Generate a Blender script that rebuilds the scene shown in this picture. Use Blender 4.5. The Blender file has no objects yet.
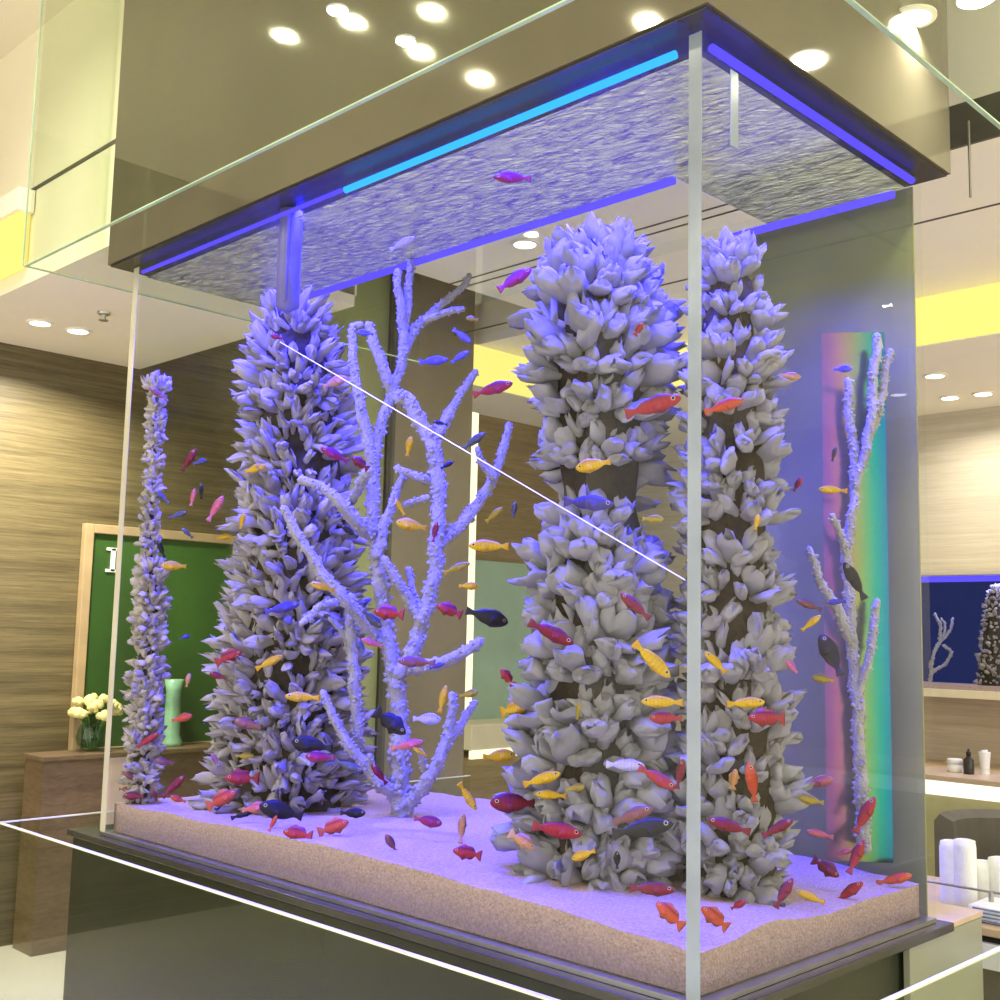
import bpy, bmesh, math, random
from mathutils import Vector, Matrix, noise

# ------------------------------------------------------------------ camera, world, lights, exposure
SC = bpy.context.scene
C = SC.collection
CAMLOC = Vector((-1.94145, -1.33629, 1.6))
FPX, YAW, PITCH, ROLL = 1145.32, 0.7786035, 0.1160632, 0.0223471
FW = Vector((math.cos(YAW) * math.cos(PITCH), math.sin(YAW) * math.cos(PITCH), math.sin(PITCH)))
RT0 = Vector((math.sin(YAW), -math.cos(YAW), 0))
UP0 = RT0.cross(FW)
RT = RT0 * math.cos(ROLL) + UP0 * math.sin(ROLL)
UP = UP0 * math.cos(ROLL) - RT0 * math.sin(ROLL)
cam_d = bpy.data.cameras.new('camera')
cam_d.sensor_width = 36.0
cam_d.lens = FPX * 36.0 / 1000.0
cam_d.clip_start = 0.05
cam = bpy.data.objects.new('camera', cam_d)
cam.matrix_world = Matrix(((RT.x, UP.x, -FW.x, CAMLOC.x), (RT.y, UP.y, -FW.y, CAMLOC.y), (RT.z, UP.z, -FW.z, CAMLOC.z), (0, 0, 0, 1)))
C.objects.link(cam)
SC.camera = cam

SC.view_settings.view_transform = 'Standard'
SC.view_settings.look = 'None'
SC.view_settings.gamma = 1.0
SC.view_settings.use_curve_mapping = False
SC.view_settings.exposure = 0.35
SC.cycles.use_denoising = True
SC.cycles.max_bounces = 10
SC.cycles.diffuse_bounces = 4
SC.cycles.glossy_bounces = 4
SC.cycles.transparent_max_bounces = 24
SC.cycles.sample_clamp_indirect = 4.0

world = bpy.data.worlds.new('room_light')
SC.world = world
world.use_nodes = True
wb = world.node_tree.nodes['Background']
wb.inputs['Color'].default_value = (1.0, 0.93, 0.78, 1)
wb.inputs['Strength'].default_value = 1.75

def area(name, loc, direction, sx, sy, col, power, spread=180):
    l = bpy.data.lights.new(name, 'AREA')
    l.shape = 'RECTANGLE'; l.size = sx; l.size_y = sy
    l.color = col; l.energy = power; l.spread = math.radians(spread)
    o = bpy.data.objects.new(name, l)
    o.location = loc
    o.rotation_euler = Vector(direction).to_track_quat('-Z', 'Y').to_euler()
    C.objects.link(o)
    return o

# the blue LED bars and the white bar under the tank hood, above the water
for y0_, y1_, x1_ in ((0.04, 0.46, 0.86), (0.46, 2.44, 0.50)):
    f_ = (y1_ - y0_) * (x1_ - 0.04)
    area('hood_led_blue_light', ((0.04 + x1_) / 2, (y0_ + y1_) / 2, 2.894), (0, 0, -1), x1_ - 0.04, y1_ - y0_, (0.03, 0.025, 1.0), 260 * f_, 140)
    area('hood_led_white_light', ((0.04 + x1_) / 2, (y0_ + y1_) / 2, 2.896), (0, 0, -1), x1_ - 0.04, y1_ - y0_, (0.5, 0.45, 1.0), 2.0 * f_, 140)

def px(x, y):
    return (FW * FPX + RT * (x - 500.0) + UP * (500.0 - y)).normalized()

def at(x, y, ax, v):
    """The point of the plane ax = v that lies in the direction of photo pixel (x, y)."""
    d = px(x, y)
    i = 'xyz'.index(ax)
    return CAMLOC + d * ((v - CAMLOC[i]) / d[i])

# ------------------------------------------------------------------ materials
def nm(name):
    m = bpy.data.materials.new(name)
    m.use_nodes = True
    nt = m.node_tree
    nt.nodes.clear()
    out = nt.nodes.new('ShaderNodeOutputMaterial')
    return m, nt, out

def N(nt, t, **kw):
    n = nt.nodes.new(t)
    for k, v in kw.items():
        if k.startswith('_'):
            setattr(n, k[1:], v)
        else:
            n.inputs[k.replace('__', ' ')].default_value = v
    return n

def rgba(c):
    return (c[0], c[1], c[2], 1.0)

def ramp(nt, stops):
    r = nt.nodes.new('ShaderNodeValToRGB')
    e = r.color_ramp.elements
    e[0].position, e[0].color = stops[0][0], rgba(stops[0][1])
    e[1].position, e[1].color = stops[-1][0], rgba(stops[-1][1])
    for p, c in stops[1:-1]:
        n = e.new(p); n.color = rgba(c)
    return r

def plain(name, col, rough=0.5, metal=0.0, vary=0.12, scale=8.0, bump=0.0, bscale=60.0, spec=0.5, stretch=None, coat=0.0):
    m, nt, out = nm(name)
    b = N(nt, 'ShaderNodeBsdfPrincipled', Roughness=rough, Metallic=metal)
    b.inputs['Specular IOR Level'].default_value = spec
    b.inputs['Coat Weight'].default_value = coat
    tc = N(nt, 'ShaderNodeTexCoord')
    mp = N(nt, 'ShaderNodeMapping')
    if stretch: mp.inputs['Scale'].default_value = stretch
    nt.links.new(tc.outputs['Object'], mp.inputs['Vector'])
    no = N(nt, 'ShaderNodeTexNoise', Scale=scale, Detail=4.0)
    nt.links.new(mp.outputs['Vector'], no.inputs['Vector'])
    r = ramp(nt, [(0.3, [c * (1 - vary) for c in col]), (0.7, [min(1, c * (1 + vary)) for c in col])])
    nt.links.new(no.outputs['Fac'], r.inputs['Fac'])
    nt.links.new(r.outputs['Color'], b.inputs['Base Color'])
    if bump > 0:
        n2 = N(nt, 'ShaderNodeTexNoise', Scale=bscale, Detail=3.0)
        nt.links.new(mp.outputs['Vector'], n2.inputs['Vector'])
        bp = N(nt, 'ShaderNodeBump', Strength=bump, Distance=0.01)
        nt.links.new(n2.outputs['Fac'], bp.inputs['Height'])
        nt.links.new(bp.outputs['Normal'], b.inputs['Normal'])
    nt.links.new(b.outputs[0], out.inputs['Surface'])
    return m

def glow(name, col, strength):
    m, nt, out = nm(name)
    e = N(nt, 'ShaderNodeEmission', Color=rgba(col), Strength=strength)
    nt.links.new(e.outputs[0], out.inputs['Surface'])
    return m

def clear_glass(name, tint, ior=1.45, refl=1.0, rough=0.0):
    """Clear pane: see-through with the mirror sheen a pane has on the side one looks at."""
    m, nt, out = nm(name)
    tr = N(nt, 'ShaderNodeBsdfTransparent', Color=rgba(tint))
    gl = N(nt, 'ShaderNodeBsdfGlossy', Color=(1, 1, 1, 1), Roughness=rough)
    fr = N(nt, 'ShaderNodeFresnel', IOR=ior)
    ge = N(nt, 'ShaderNodeNewGeometry')
    inv = N(nt, 'ShaderNodeMath', _operation='SUBTRACT'); inv.inputs[0].default_value = 1.0
    nt.links.new(ge.outputs['Backfacing'], inv.inputs[1])
    mu = N(nt, 'ShaderNodeMath', _operation='MULTIPLY')
    nt.links.new(fr.outputs[0], mu.inputs[0]); nt.links.new(inv.outputs[0], mu.inputs[1])
    m2 = N(nt, 'ShaderNodeMath', _operation='MULTIPLY'); m2.inputs[1].default_value = refl
    nt.links.new(mu.outputs[0], m2.inputs[0])
    mx = N(nt, 'ShaderNodeMixShader')
    nt.links.new(m2.outputs[0], mx.inputs[0]); nt.links.new(tr.outputs[0], mx.inputs[1]); nt.links.new(gl.outputs[0], mx.inputs[2])
    nt.links.new(mx.outputs[0], out.inputs['Surface'])
    return m

def wood(name, dark, light, stretch, scale=3.0, rough=0.45, fine=18.0):
    m, nt, out = nm(name)
    b = N(nt, 'ShaderNodeBsdfPrincipled', Roughness=rough)
    tc = N(nt, 'ShaderNodeTexCoord')
    mp = N(nt, 'ShaderNodeMapping'); mp.inputs['Scale'].default_value = stretch
    nt.links.new(tc.outputs['Object'], mp.inputs['Vector'])
    n1 = N(nt, 'ShaderNodeTexNoise', Scale=scale, Detail=6.0, Roughness=0.65)
    n2 = N(nt, 'ShaderNodeTexNoise', Scale=fine, Detail=4.0, Roughness=0.7)
    nt.links.new(mp.outputs['Vector'], n1.inputs['Vector']); nt.links.new(mp.outputs['Vector'], n2.inputs['Vector'])
    ad = N(nt, 'ShaderNodeMath', _operation='ADD'); nt.links.new(n1.outputs['Fac'], ad.inputs[0]); nt.links.new(n2.outputs['Fac'], ad.inputs[1])
    dv = N(nt, 'ShaderNodeMath', _operation='MULTIPLY'); dv.inputs[1].default_value = 0.5
    nt.links.new(ad.outputs[0], dv.inputs[0])
    r = ramp(nt, [(0.36, dark), (0.5, [(a + c) / 2 for a, c in zip(dark, light)]), (0.64, light)])
    nt.links.new(dv.outputs[0], r.inputs['Fac']); nt.links.new(r.outputs['Color'], b.inputs['Base Color'])
    nt.links.new(b.outputs[0], out.inputs['Surface'])
    return m

def water_mat():
    """Water surface: mirror-like from below at a slant, clear when looked at or lit straight through."""
    m, nt, out = nm('water_surface')
    tc = N(nt, 'ShaderNodeTexCoord')
    mp = N(nt, 'ShaderNodeMapping'); mp.inputs['Scale'].default_value = (2.6, 1.0, 1.0)
    nt.links.new(tc.outputs['Object'], mp.inputs['Vector'])
    n1 = N(nt, 'ShaderNodeTexNoise', Scale=13.0, Detail=6.0, Roughness=0.62, Distortion=1.6)
    nt.links.new(mp.outputs['Vector'], n1.inputs['Vector'])
    bp = N(nt, 'ShaderNodeBump', Strength=1.0, Distance=0.10)
    nt.links.new(n1.outputs['Fac'], bp.inputs['Height'])
    fr = N(nt, 'ShaderNodeFresnel', IOR=1.33)
    tr = N(nt, 'ShaderNodeBsdfTransparent', Color=(1, 1, 1, 1))
    gl = N(nt, 'ShaderNodeBsdfGlossy', Color=(0.57, 0.59, 0.46, 1), Roughness=0.03)
    nt.links.new(bp.outputs['Normal'], gl.inputs['Normal'])
    mx = N(nt, 'ShaderNodeMixShader')
    nt.links.new(fr.outputs[0], mx.inputs[0]); nt.links.new(tr.outputs[0], mx.inputs[1]); nt.links.new(gl.outputs[0], mx.inputs[2])
    nt.links.new(mx.outputs[0], out.inputs['Surface'])
    return m

def film_mat():
    """Added clear strip whose thin film stands for the rainbow dispersed by the glass."""
    m, nt, out = nm('iridescent_film')
    tc = N(nt, 'ShaderNodeTexCoord')
    sp = N(nt, 'ShaderNodeSeparateXYZ'); nt.links.new(tc.outputs['Generated'], sp.inputs[0])
    no = N(nt, 'ShaderNodeTexNoise', Scale=2.0, Detail=3.0); nt.links.new(tc.outputs['Generated'], no.inputs['Vector'])
    a = N(nt, 'ShaderNodeMath', _operation='MULTIPLY_ADD'); a.inputs[1].default_value = 0.10
    nt.links.new(no.outputs['Fac'], a.inputs[0]); nt.links.new(sp.outputs['Y'], a.inputs[2])
    mr = N(nt, 'ShaderNodeMapRange'); mr.inputs['To Min'].default_value = 285; mr.inputs['To Max'].default_value = 415
    nt.links.new(a.outputs[0], mr.inputs['Value'])
    b = N(nt, 'ShaderNodeBsdfPrincipled', Roughness=0.15, Metallic=0.0)
    b.inputs['Base Color'].default_value = (0.02, 0.02, 0.02, 1)
    b.inputs['IOR'].default_value = 3.6
    b.inputs['Thin Film IOR'].default_value = 1.6
    nt.links.new(mr.outputs[0], b.inputs['Thin Film Thickness'])
    tr = N(nt, 'ShaderNodeBsdfTransparent', Color=(1, 1, 1, 1))
    mx = N(nt, 'ShaderNodeMixShader'); fd = N(nt, 'ShaderNodeMapRange'); fd.inputs['From Min'].default_value = 0.25; fd.inputs['From Max'].default_value = 1.0; fd.inputs['To Min'].default_value = 0.62; fd.inputs['To Max'].default_value = 0.12
    nt.links.new(sp.outputs['Y'], fd.inputs['Value']); nt.links.new(fd.outputs[0], mx.inputs[0])
    nt.links.new(tr.outputs[0], mx.inputs[1]); nt.links.new(b.outputs[0], mx.inputs[2])
    nt.links.new(mx.outputs[0], out.inputs['Surface'])
    return m

def fish_mat(name, body, back, fin):
    """Scaly fish skin: darker back, tail colour, faint bars, a dark eye with a pale ring (object space)."""
    m, nt, out = nm(name)
    b = N(nt, 'ShaderNodeBsdfPrincipled', Roughness=0.5)
    b.inputs['Specular IOR Level'].default_value = 0.22
    tc = N(nt, 'ShaderNodeTexCoord')
    sp = N(nt, 'ShaderNodeSeparateXYZ'); nt.links.new(tc.outputs['Object'], sp.inputs[0])
    # height: belly / body / back
    mr = N(nt, 'ShaderNodeMapRange'); mr.inputs['From Min'].default_value = -0.16; mr.inputs['From Max'].default_value = 0.2
    nt.links.new(sp.outputs['Z'], mr.inputs['Value'])
    r = ramp(nt, [(0.05, [min(1, c * 0.9) for c in fin]), (0.3, [min(1, c * 1.15) for c in body]), (0.6, body), (0.86, back), (1.0, fin)])
    nt.links.new(mr.outputs[0], r.inputs['Fac'])
    wv = N(nt, 'ShaderNodeTexWave', Scale=3.4, Distortion=1.5, _wave_type='BANDS', _bands_direction='X')
    nt.links.new(tc.outputs['Object'], wv.inputs['Vector'])
    mb = N(nt, 'ShaderNodeMix', _data_type='RGBA', _blend_type='MULTIPLY')
    wr = ramp(nt, [(0.2, (0.72, 0.7, 0.72)), (0.6, (1, 1, 1))]); nt.links.new(wv.outputs['Fac'], wr.inputs['Fac'])
    mb.inputs[0].default_value = 0.4
    nt.links.new(r.outputs['Color'], mb.inputs[6]); nt.links.new(wr.outputs['Color'], mb.inputs[7])
    # tail
    mt = N(nt, 'ShaderNodeMapRange'); mt.inputs['From Min'].default_value = -0.28; mt.inputs['From Max'].default_value = -0.42
    nt.links.new(sp.outputs['X'], mt.inputs['Value'])
    m2 = N(nt, 'ShaderNodeMix', _data_type='RGBA'); nt.links.new(mt.outputs[0], m2.inputs[0])
    nt.links.new(mb.outputs[2], m2.inputs[6]); m2.inputs[7].default_value = rgba(fin)
    # eye
    cb = N(nt, 'ShaderNodeCombineXYZ'); nt.links.new(sp.outputs['X'], cb.inputs[0]); nt.links.new(sp.outputs['Z'], cb.inputs[2])
    ds = N(nt, 'ShaderNodeVectorMath', _operation='DISTANCE'); ds.inputs[1].default_value = (0.375, 0, 0.03)
    nt.links.new(cb.outputs[0], ds.inputs[0])
    er = ramp(nt, [(0.0, (0.005, 0.005, 0.008)), (0.024, (0.6, 0.5, 0.35)), (0.036, (0, 0, 0))]); er.color_ramp.interpolation = 'CONSTANT'
    nt.links.new(ds.outputs['Value'], er.inputs['Fac'])
    lt = N(nt, 'ShaderNodeMath', _operation='LESS_THAN'); lt.inputs[1].default_value = 0.036
    nt.links.new(ds.outputs['Value'], lt.inputs[0])
    m3 = N(nt, 'ShaderNodeMix', _data_type='RGBA'); nt.links.new(lt.outputs[0], m3.inputs[0])
    nt.links.new(m2.outputs[2], m3.inputs[6]); nt.links.new(er.outputs['Color'], m3.inputs[7])
    nt.links.new(m3.outputs[2], b.inputs['Base Color'])
    nt.links.new(b.outputs[0], out.inputs['Surface'])
    return m

M = {}
M['glass'] = clear_glass('tank_glass', (0.97, 0.985, 0.985), refl=0.4)
M['guard'] = clear_glass('guard_glass', (0.93, 0.955, 0.91), refl=0.55)
M['guard_edge'] = plain('green_glass_edge', (0.42, 0.58, 0.36), rough=0.12, vary=0.2, scale=5)
M['guard_edge_pale'] = plain('pale_glass_edge', (0.75, 0.78, 0.55), rough=0.12, vary=0.1, scale=5)
M['edge'] = plain('polished_pane_edge', (0.25, 0.30, 0.36), rough=0.15, vary=0.25, scale=3, stretch=(1, 1, 1.2))
M['edge_left'] = plain('polished_left_pane_edge', (0.50, 0.48, 0.36), rough=0.15, vary=0.15, scale=3)
M['water'] = water_mat()
M['film'] = film_mat()
M['bronze'] = plain('bronze_panel', (0.20, 0.178, 0.122), rough=0.05, metal=0.45, vary=0.1, scale=1.5, spec=0.6)
M['bronze_dark'] = plain('dark_bronze', (0.055, 0.052, 0.04), rough=0.25, metal=0.3, vary=0.15, scale=4)
M['plinth'] = plain('dark_olive_lacquer', (0.018, 0.021, 0.012), rough=0.18, metal=0.0, vary=0.2, scale=1.5, spec=0.3, coat=0.1)
M['plinth_light'] = plain('olive_laminate', (0.30, 0.31, 0.22), rough=0.3, vary=0.08, scale=2)
M['drawer'] = plain('olive_glow_laminate', (0.40, 0.38, 0.19), rough=0.4, vary=0.06)  # yellow glow from under the counter is put into this olive
M['tan'] = plain('tan_laminate', (0.55, 0.42, 0.28), rough=0.35, vary=0.08)
M['mirrored_olive'] = plain('olive_reflection', (0.22, 0.23, 0.075), rough=0.5, vary=0.18, scale=2.2)
M['steel'] = plain('brushed_steel', (0.45, 0.45, 0.42), rough=0.28, metal=0.9, vary=0.1)
M['sand'] = plain('white_coral_sand', (0.40, 0.29, 0.26), rough=0.95, vary=0.22, scale=140, bump=0.5, bscale=160, spec=0.1)
M['coral'] = plain('white_coral', (0.275, 0.262, 0.275), rough=0.85, vary=0.16, scale=9, bump=0.25, bscale=60, spec=0.15)
M['coral_lilac'] = plain('bright_white_coral', (0.33, 0.30, 0.31), rough=0.85, vary=0.2, scale=9, bump=0.3, bscale=60, spec=0.15)
M['coral_warm'] = plain('cream_coral', (0.36, 0.32, 0.29), rough=0.85, vary=0.2, scale=9, bump=0.25, bscale=60, spec=0.15)
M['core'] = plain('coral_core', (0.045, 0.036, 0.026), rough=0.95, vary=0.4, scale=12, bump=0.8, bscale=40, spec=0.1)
M['branch'] = plain('bumpy_white_branch', (0.34, 0.325, 0.32), rough=0.85, vary=0.16, scale=30, bump=0.7, bscale=150, spec=0.15)
M['ceil'] = plain('cream_ceiling', (0.87, 0.82, 0.62), rough=0.8, vary=0.03, scale=1)
M['ceil_white'] = plain('white_ceiling', (0.90, 0.87, 0.74), rough=0.8, vary=0.03, scale=1)
M['groove'] = plain('shadow_gap', (0.10, 0.095, 0.07), rough=0.8)
M['lamp'] = glow('lamp_diffuser', (1.0, 0.96, 0.86), 9.0)
M['cove'] = glow('yellow_cove_glow', (1.0, 0.80, 0.20), 1.0)  # light of a hidden cove lamp, put into the fascia as its own glow
M['strip'] = glow('warm_strip_light', (1.0, 0.93, 0.55), 1.3)
M['undershelf'] = glow('counter_edge_light', (1.0, 0.93, 0.74), 1.2)
M['led'] = glow('cyan_blue_led', (0.03, 0.32, 1.0), 1.5)
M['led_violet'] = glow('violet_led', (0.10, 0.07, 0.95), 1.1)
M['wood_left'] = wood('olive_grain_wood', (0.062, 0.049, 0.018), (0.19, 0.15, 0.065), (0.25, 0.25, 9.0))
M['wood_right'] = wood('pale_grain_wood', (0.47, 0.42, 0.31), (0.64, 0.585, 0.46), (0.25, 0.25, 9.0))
M['wood_splash'] = wood('sand_grain_wood', (0.42, 0.35, 0.25), (0.58, 0.50, 0.37), (0.25, 0.25, 9.0))
M['wood_brown'] = wood('brown_cabinet_wood', (0.095, 0.062, 0.028), (0.19, 0.13, 0.062), (1, 1, 5.0))
M['floor'] = plain('polished_cream_tile', (0.62, 0.58, 0.40), rough=0.12, vary=0.08, scale=1.5)
M['board'] = plain('green_baize', (0.035, 0.105, 0.012), rough=0.55, vary=0.35, scale=1.2)
M['board_frame'] = plain('tan_board_frame', (0.42, 0.31, 0.16), rough=0.4)
M['white'] = plain('white_paint', (0.82, 0.84, 0.82), rough=0.4, vary=0.03)
M['towel'] = plain('white_terry', (0.85, 0.88, 0.87), rough=0.9, vary=0.05, scale=30, bump=0.3, bscale=200)
M['towel_blue'] = plain('blue_woven_stripe', (0.18, 0.24, 0.45), rough=0.9, vary=0.5, scale=40)
M['pilaster'] = plain('taupe_stone', (0.235, 0.20, 0.14), rough=0.35, vary=0.14, scale=2)
M['green_panel'] = plain('pale_green_panel', (0.33, 0.36, 0.16), rough=0.4, vary=0.12, scale=2)
M['aqua_panel'] = plain('aqua_glass_panel', (0.33, 0.47, 0.36), rough=0.2, vary=0.12, scale=2)
M['brown_panel'] = wood('tan_brown_wood', (0.20, 0.145, 0.065), (0.32, 0.24, 0.12), (0.4, 0.4, 6.0))
M['cream'] = plain('cream_stone', (0.68, 0.62, 0.42), rough=0.4, vary=0.05)
M['navy'] = glow('navy_panel_glow', (0.010, 0.016, 0.075), 1.0)  # lit navy of the back panel is put into its own glow
M['chair'] = plain('grey_brown_fabric', (0.11, 0.10, 0.08), rough=0.8, vary=0.15)
M['black'] = plain('black_plastic', (0.012, 0.012, 0.014), rough=0.25)
M['dark_glass'] = plain('dark_bottle_glass', (0.03, 0.028, 0.025), rough=0.1)
M['petal'] = plain('cream_petals', (0.70, 0.64, 0.24), rough=0.6, vary=0.2, scale=60)
M['leaf'] = plain('green_leaf', (0.07, 0.16, 0.03), rough=0.5, vary=0.3)
M['vase'] = clear_glass('vase_glass', (0.80, 0.88, 0.84), refl=1.3)
M['vase_green'] = plain('green_glass', (0.22, 0.42, 0.24), rough=0.12, vary=0.3, scale=6)
M['violet_tint'] = plain('violet_light_tint', (0.13, 0.12, 0.40), rough=0.45, vary=0.1)  # violet light is put into the colour
M['line'] = plain('pale_reflection', (0.85, 0.83, 0.85), rough=0.3, vary=0.03)

# ------------------------------------------------------------------ mesh helpers
def link(name, bm, mat, parent=None, smooth=False):
    me = bpy.data.meshes.new(name)
    bmesh.ops.recalc_face_normals(bm, faces=bm.faces)
    bm.to_mesh(me); bm.free()
    for mm in (mat if isinstance(mat, list) else [mat]):
        me.materials.append(mm)
    if smooth:
        for p in me.polygons: p.use_smooth = True
    o = bpy.data.objects.new(name, me)
    C.objects.link(o)
    if parent is not None: o.parent = parent
    return o

def tag(o, label=None, cat=None, group=None, kind=None):
    if label: o['label'] = label
    if cat: o['category'] = cat
    if group: o['group'] = group
    if kind: o['kind'] = kind
    return o

def empty(name, loc=(0, 0, 0), label=None, cat=None, group=None):
    o = bpy.data.objects.new(name, None)
    o.location = loc
    o.empty_display_size = 0.05
    C.objects.link(o)
    return tag(o, label, cat, group)

def box(bm, a, b, bev=0.0):
    x0, y0, z0 = [min(p, q) for p, q in zip(a, b)]; x1, y1, z1 = [max(p, q) for p, q in zip(a, b)]
    vs = [bm.verts.new(p) for p in ((x0, y0, z0), (x1, y0, z0), (x1, y1, z0), (x0, y1, z0), (x0, y0, z1), (x1, y0, z1), (x1, y1, z1), (x0, y1, z1))]
    fs = [bm.faces.new([vs[i] for i in f]) for f in ((3, 2, 1, 0), (4, 5, 6, 7), (0, 1, 5, 4), (1, 2, 6, 5), (2, 3, 7, 6), (3, 0, 4, 7))]
    if bev > 0:
        es = list({e for f in fs for e in f.edges})
        bmesh.ops.bevel(bm, geom=es, offset=bev, segments=2, affect='EDGES', profile=0.5)

def bx(name, a, b, mat, parent=None, bev=0.0):
    bm = bmesh.new(); box(bm, a, b, bev)
    return link(name, bm, mat, parent)

def structure(o): return tag(o, kind='structure')

def tube(bm, pts, rads, seg=10, bump=0.0, rnd=None, cap=True):
    pts = [Vector(p) for p in pts]
    prev = None; rings = []
    n = len(pts)
    ref = Vector((0.3, 0.5, 0.8)).normalized()
    for i, p in enumerate(pts):
        t = (pts[min(i + 1, n - 1)] - pts[max(i - 1, 0)]).normalized()
        u = ref - t * ref.dot(t)
        if u.length < 0.1: u = Vector((1, 0, 0)) - t * t.x
        u.normalize(); ref = u
        w = t.cross(u)
        ring = []
        for k in range(seg):
            a = 2 * math.pi * k / seg
            r = rads[i] * (1 + (rnd.uniform(-bump, bump) if rnd else 0))
            ring.append(bm.verts.new(p + (u * math.cos(a) + w * math.sin(a)) * r))
        if prev:
            for k in range(seg):
                bm.faces.new((prev[k], prev[(k + 1) % seg], ring[(k + 1) % seg], ring[k]))
        rings.append(ring); prev = ring
    if cap:
        t0 = (pts[0] - pts[1]).normalized() * rads[0] * 0.6; t1 = (pts[-1] - pts[-2]).normalized() * rads[-1] * 0.8
        a = bm.verts.new(pts[0] + t0); b = bm.verts.new(pts[-1] + t1)
        for k in range(seg):
            bm.faces.new((a, rings[0][(k + 1) % seg], rings[0][k]))
            bm.faces.new((b, rings[-1][k], rings[-1][(k + 1) % seg]))
    return rings

def lathe(bm, prof, cx=0, cy=0, seg=20):
    prev = None
    for (r, z) in prof:
        ring = [bm.verts.new((cx + r * math.cos(2 * math.pi * k / seg), cy + r * math.sin(2 * math.pi * k / seg), z)) for k in range(seg)]
        if prev:
            for k in range(seg): bm.faces.new((prev[k], prev[(k + 1) % seg], ring[(k + 1) % seg], ring[k]))
        else:
            bm.faces.new(ring[::-1])
        prev = ring
    bm.faces.new(prev)

# ------------------------------------------------------------------ the room
WY, WX = 4.55, 5.0
structure(bx('floor', (-5, -5, -0.05), (WX + 0.2, WY + 0.2, 0), M['floor']))
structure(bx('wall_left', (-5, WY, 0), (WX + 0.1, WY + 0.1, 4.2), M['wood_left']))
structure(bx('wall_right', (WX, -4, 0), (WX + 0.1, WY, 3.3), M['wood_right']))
ZL, ZM, ZH = 3.03, 3.27, 4.2
# ceiling: low soffits along the walls, a middle level, and the raised ceiling over the tank
structure(bx('ceiling', (-5, -5, ZH), (1.78, WY, ZH + 0.05), M['ceil']))
structure(bx('ceiling_middle', (1.78, -4, ZM), (3.36, 2.62, ZM + 0.05), M['ceil_white']))
structure(bx('ceiling_middle_back', (2.60, 2.62, ZM), (3.36, 3.38, ZM + 0.05), M['ceil_white']))
structure(bx('ceiling_high', (1.78, 2.62, ZH), (2.66, WY, ZH + 0.05), M['ceil']))
structure(bx('ceiling_infill', (1.125, 0.50, ZM), (1.779, 2.62, ZM + 0.05), M['ceil_white']))
gx_ = at(510, 266, 'z', ZM).x
structure(bx('trim_11', (gx_, 0.5, ZM - 0.003), (gx_ + 0.010, 2.62, ZM + 0.001), M['groove']))
structure(bx('trim_9', (1.78, 2.60, ZM + 0.05), (2.60, 2.62, ZH), M['ceil_white']))
structure(bx('ceiling_right', (3.35, -4, ZL), (WX, WY, ZL + 0.05), M['ceil_white']))
structure(bx('ceiling_back', (2.5, 3.37, ZL), (3.349, WY, ZL + 0.05), M['ceil_white']))
structure(bx('ceiling_left', (0.0, 2.62, ZL), (1.12, WY, ZL + 0.05), M['ceil']))
structure(bx('trim_1', (0.0, 2.62, ZL + 0.05), (0.03, WY, ZH), M['ceil']))
zr = at(25, 195, 'x', 0.0).z
structure(bx('trim_2', (-0.004, 2.62, zr - 0.008), (0.002, WY, zr + 0.008), M['groove']))
structure(bx('trim_3', (1.765, -4, ZM), (1.78, 2.62, ZM + 0.15), M['groove']))
structure(bx('trim_4', (1.766, -4, ZM + 0.15), (1.78, 2.62, ZH), M['ceil_white']))
structure(bx('trim_5', (2.36, -4, ZM - 0.003), (2.372, 3.37, ZM + 0.001), M['groove']))
structure(bx('trim_6', (2.60, 2.62, ZM + 0.05), (2.61, 3.42, ZH), M['ceil']))
structure(bx('trim_10', (1.12, 2.62, ZL + 0.05), (1.13, WY, ZH), M['ceil']))
for nme, a, b, lab in (  # fascias that glow themselves in place of the hidden cove lamps
    ('cove_glow', (3.340, -4, ZL + 0.005), (3.349, 3.37, ZM), 'ceiling cove fascia with yellow cove light painted in above the far right wall'),
    ('cove_glow', (2.58, 3.361, ZL + 0.005), (3.340, 3.369, ZM), 'cove fascia with painted yellow light, seen through the tank left of the middle coral column'),
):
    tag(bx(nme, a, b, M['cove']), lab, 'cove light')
cl = empty('cove_glow', (-0.05, 3.7, 3.1), 'short cove face with painted yellow light under a white lip at the upper left soffit', 'cove light')
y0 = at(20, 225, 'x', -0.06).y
for nme, a, b, mt in (('glow_face', (-0.06, y0 + 0.03, 3.10), (-0.006, y0 + 0.6, 3.33), M['cove']), ('lip', (-0.075, y0, 3.332), (-0.006, y0 + 0.62, 3.43), M['ceil_white'])):  # yellow cove light is put into the face under the lip as glow
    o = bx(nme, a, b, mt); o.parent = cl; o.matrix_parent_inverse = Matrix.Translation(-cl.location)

# recessed downlights
def make_downlight():
    root = empty('downlight')
    bm = bmesh.new()
    seg = 24
    rings = [[bm.verts.new((r * math.cos(2 * math.pi * k / seg), r * math.sin(2 * math.pi * k / seg), z)) for k in range(seg)] for r, z in ((0.062, -0.001), (0.062, -0.008), (0.048, -0.010), (0.046, -0.001))]
    for a, b in ((0, 1), (1, 2), (2, 3), (3, 0)):
        for k in range(seg): bm.faces.new((rings[a][k], rings[a][(k + 1) % seg], rings[b][(k + 1) % seg], rings[b][k]))
    link('trim_ring', bm, M['ceil_white'], root)
    bm = bmesh.new(); lathe(bm, [(0.045, -0.007), (0.045, -0.002)], seg=24)
    link('glow_face', bm, M['lamp'], root)
    return root

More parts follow.
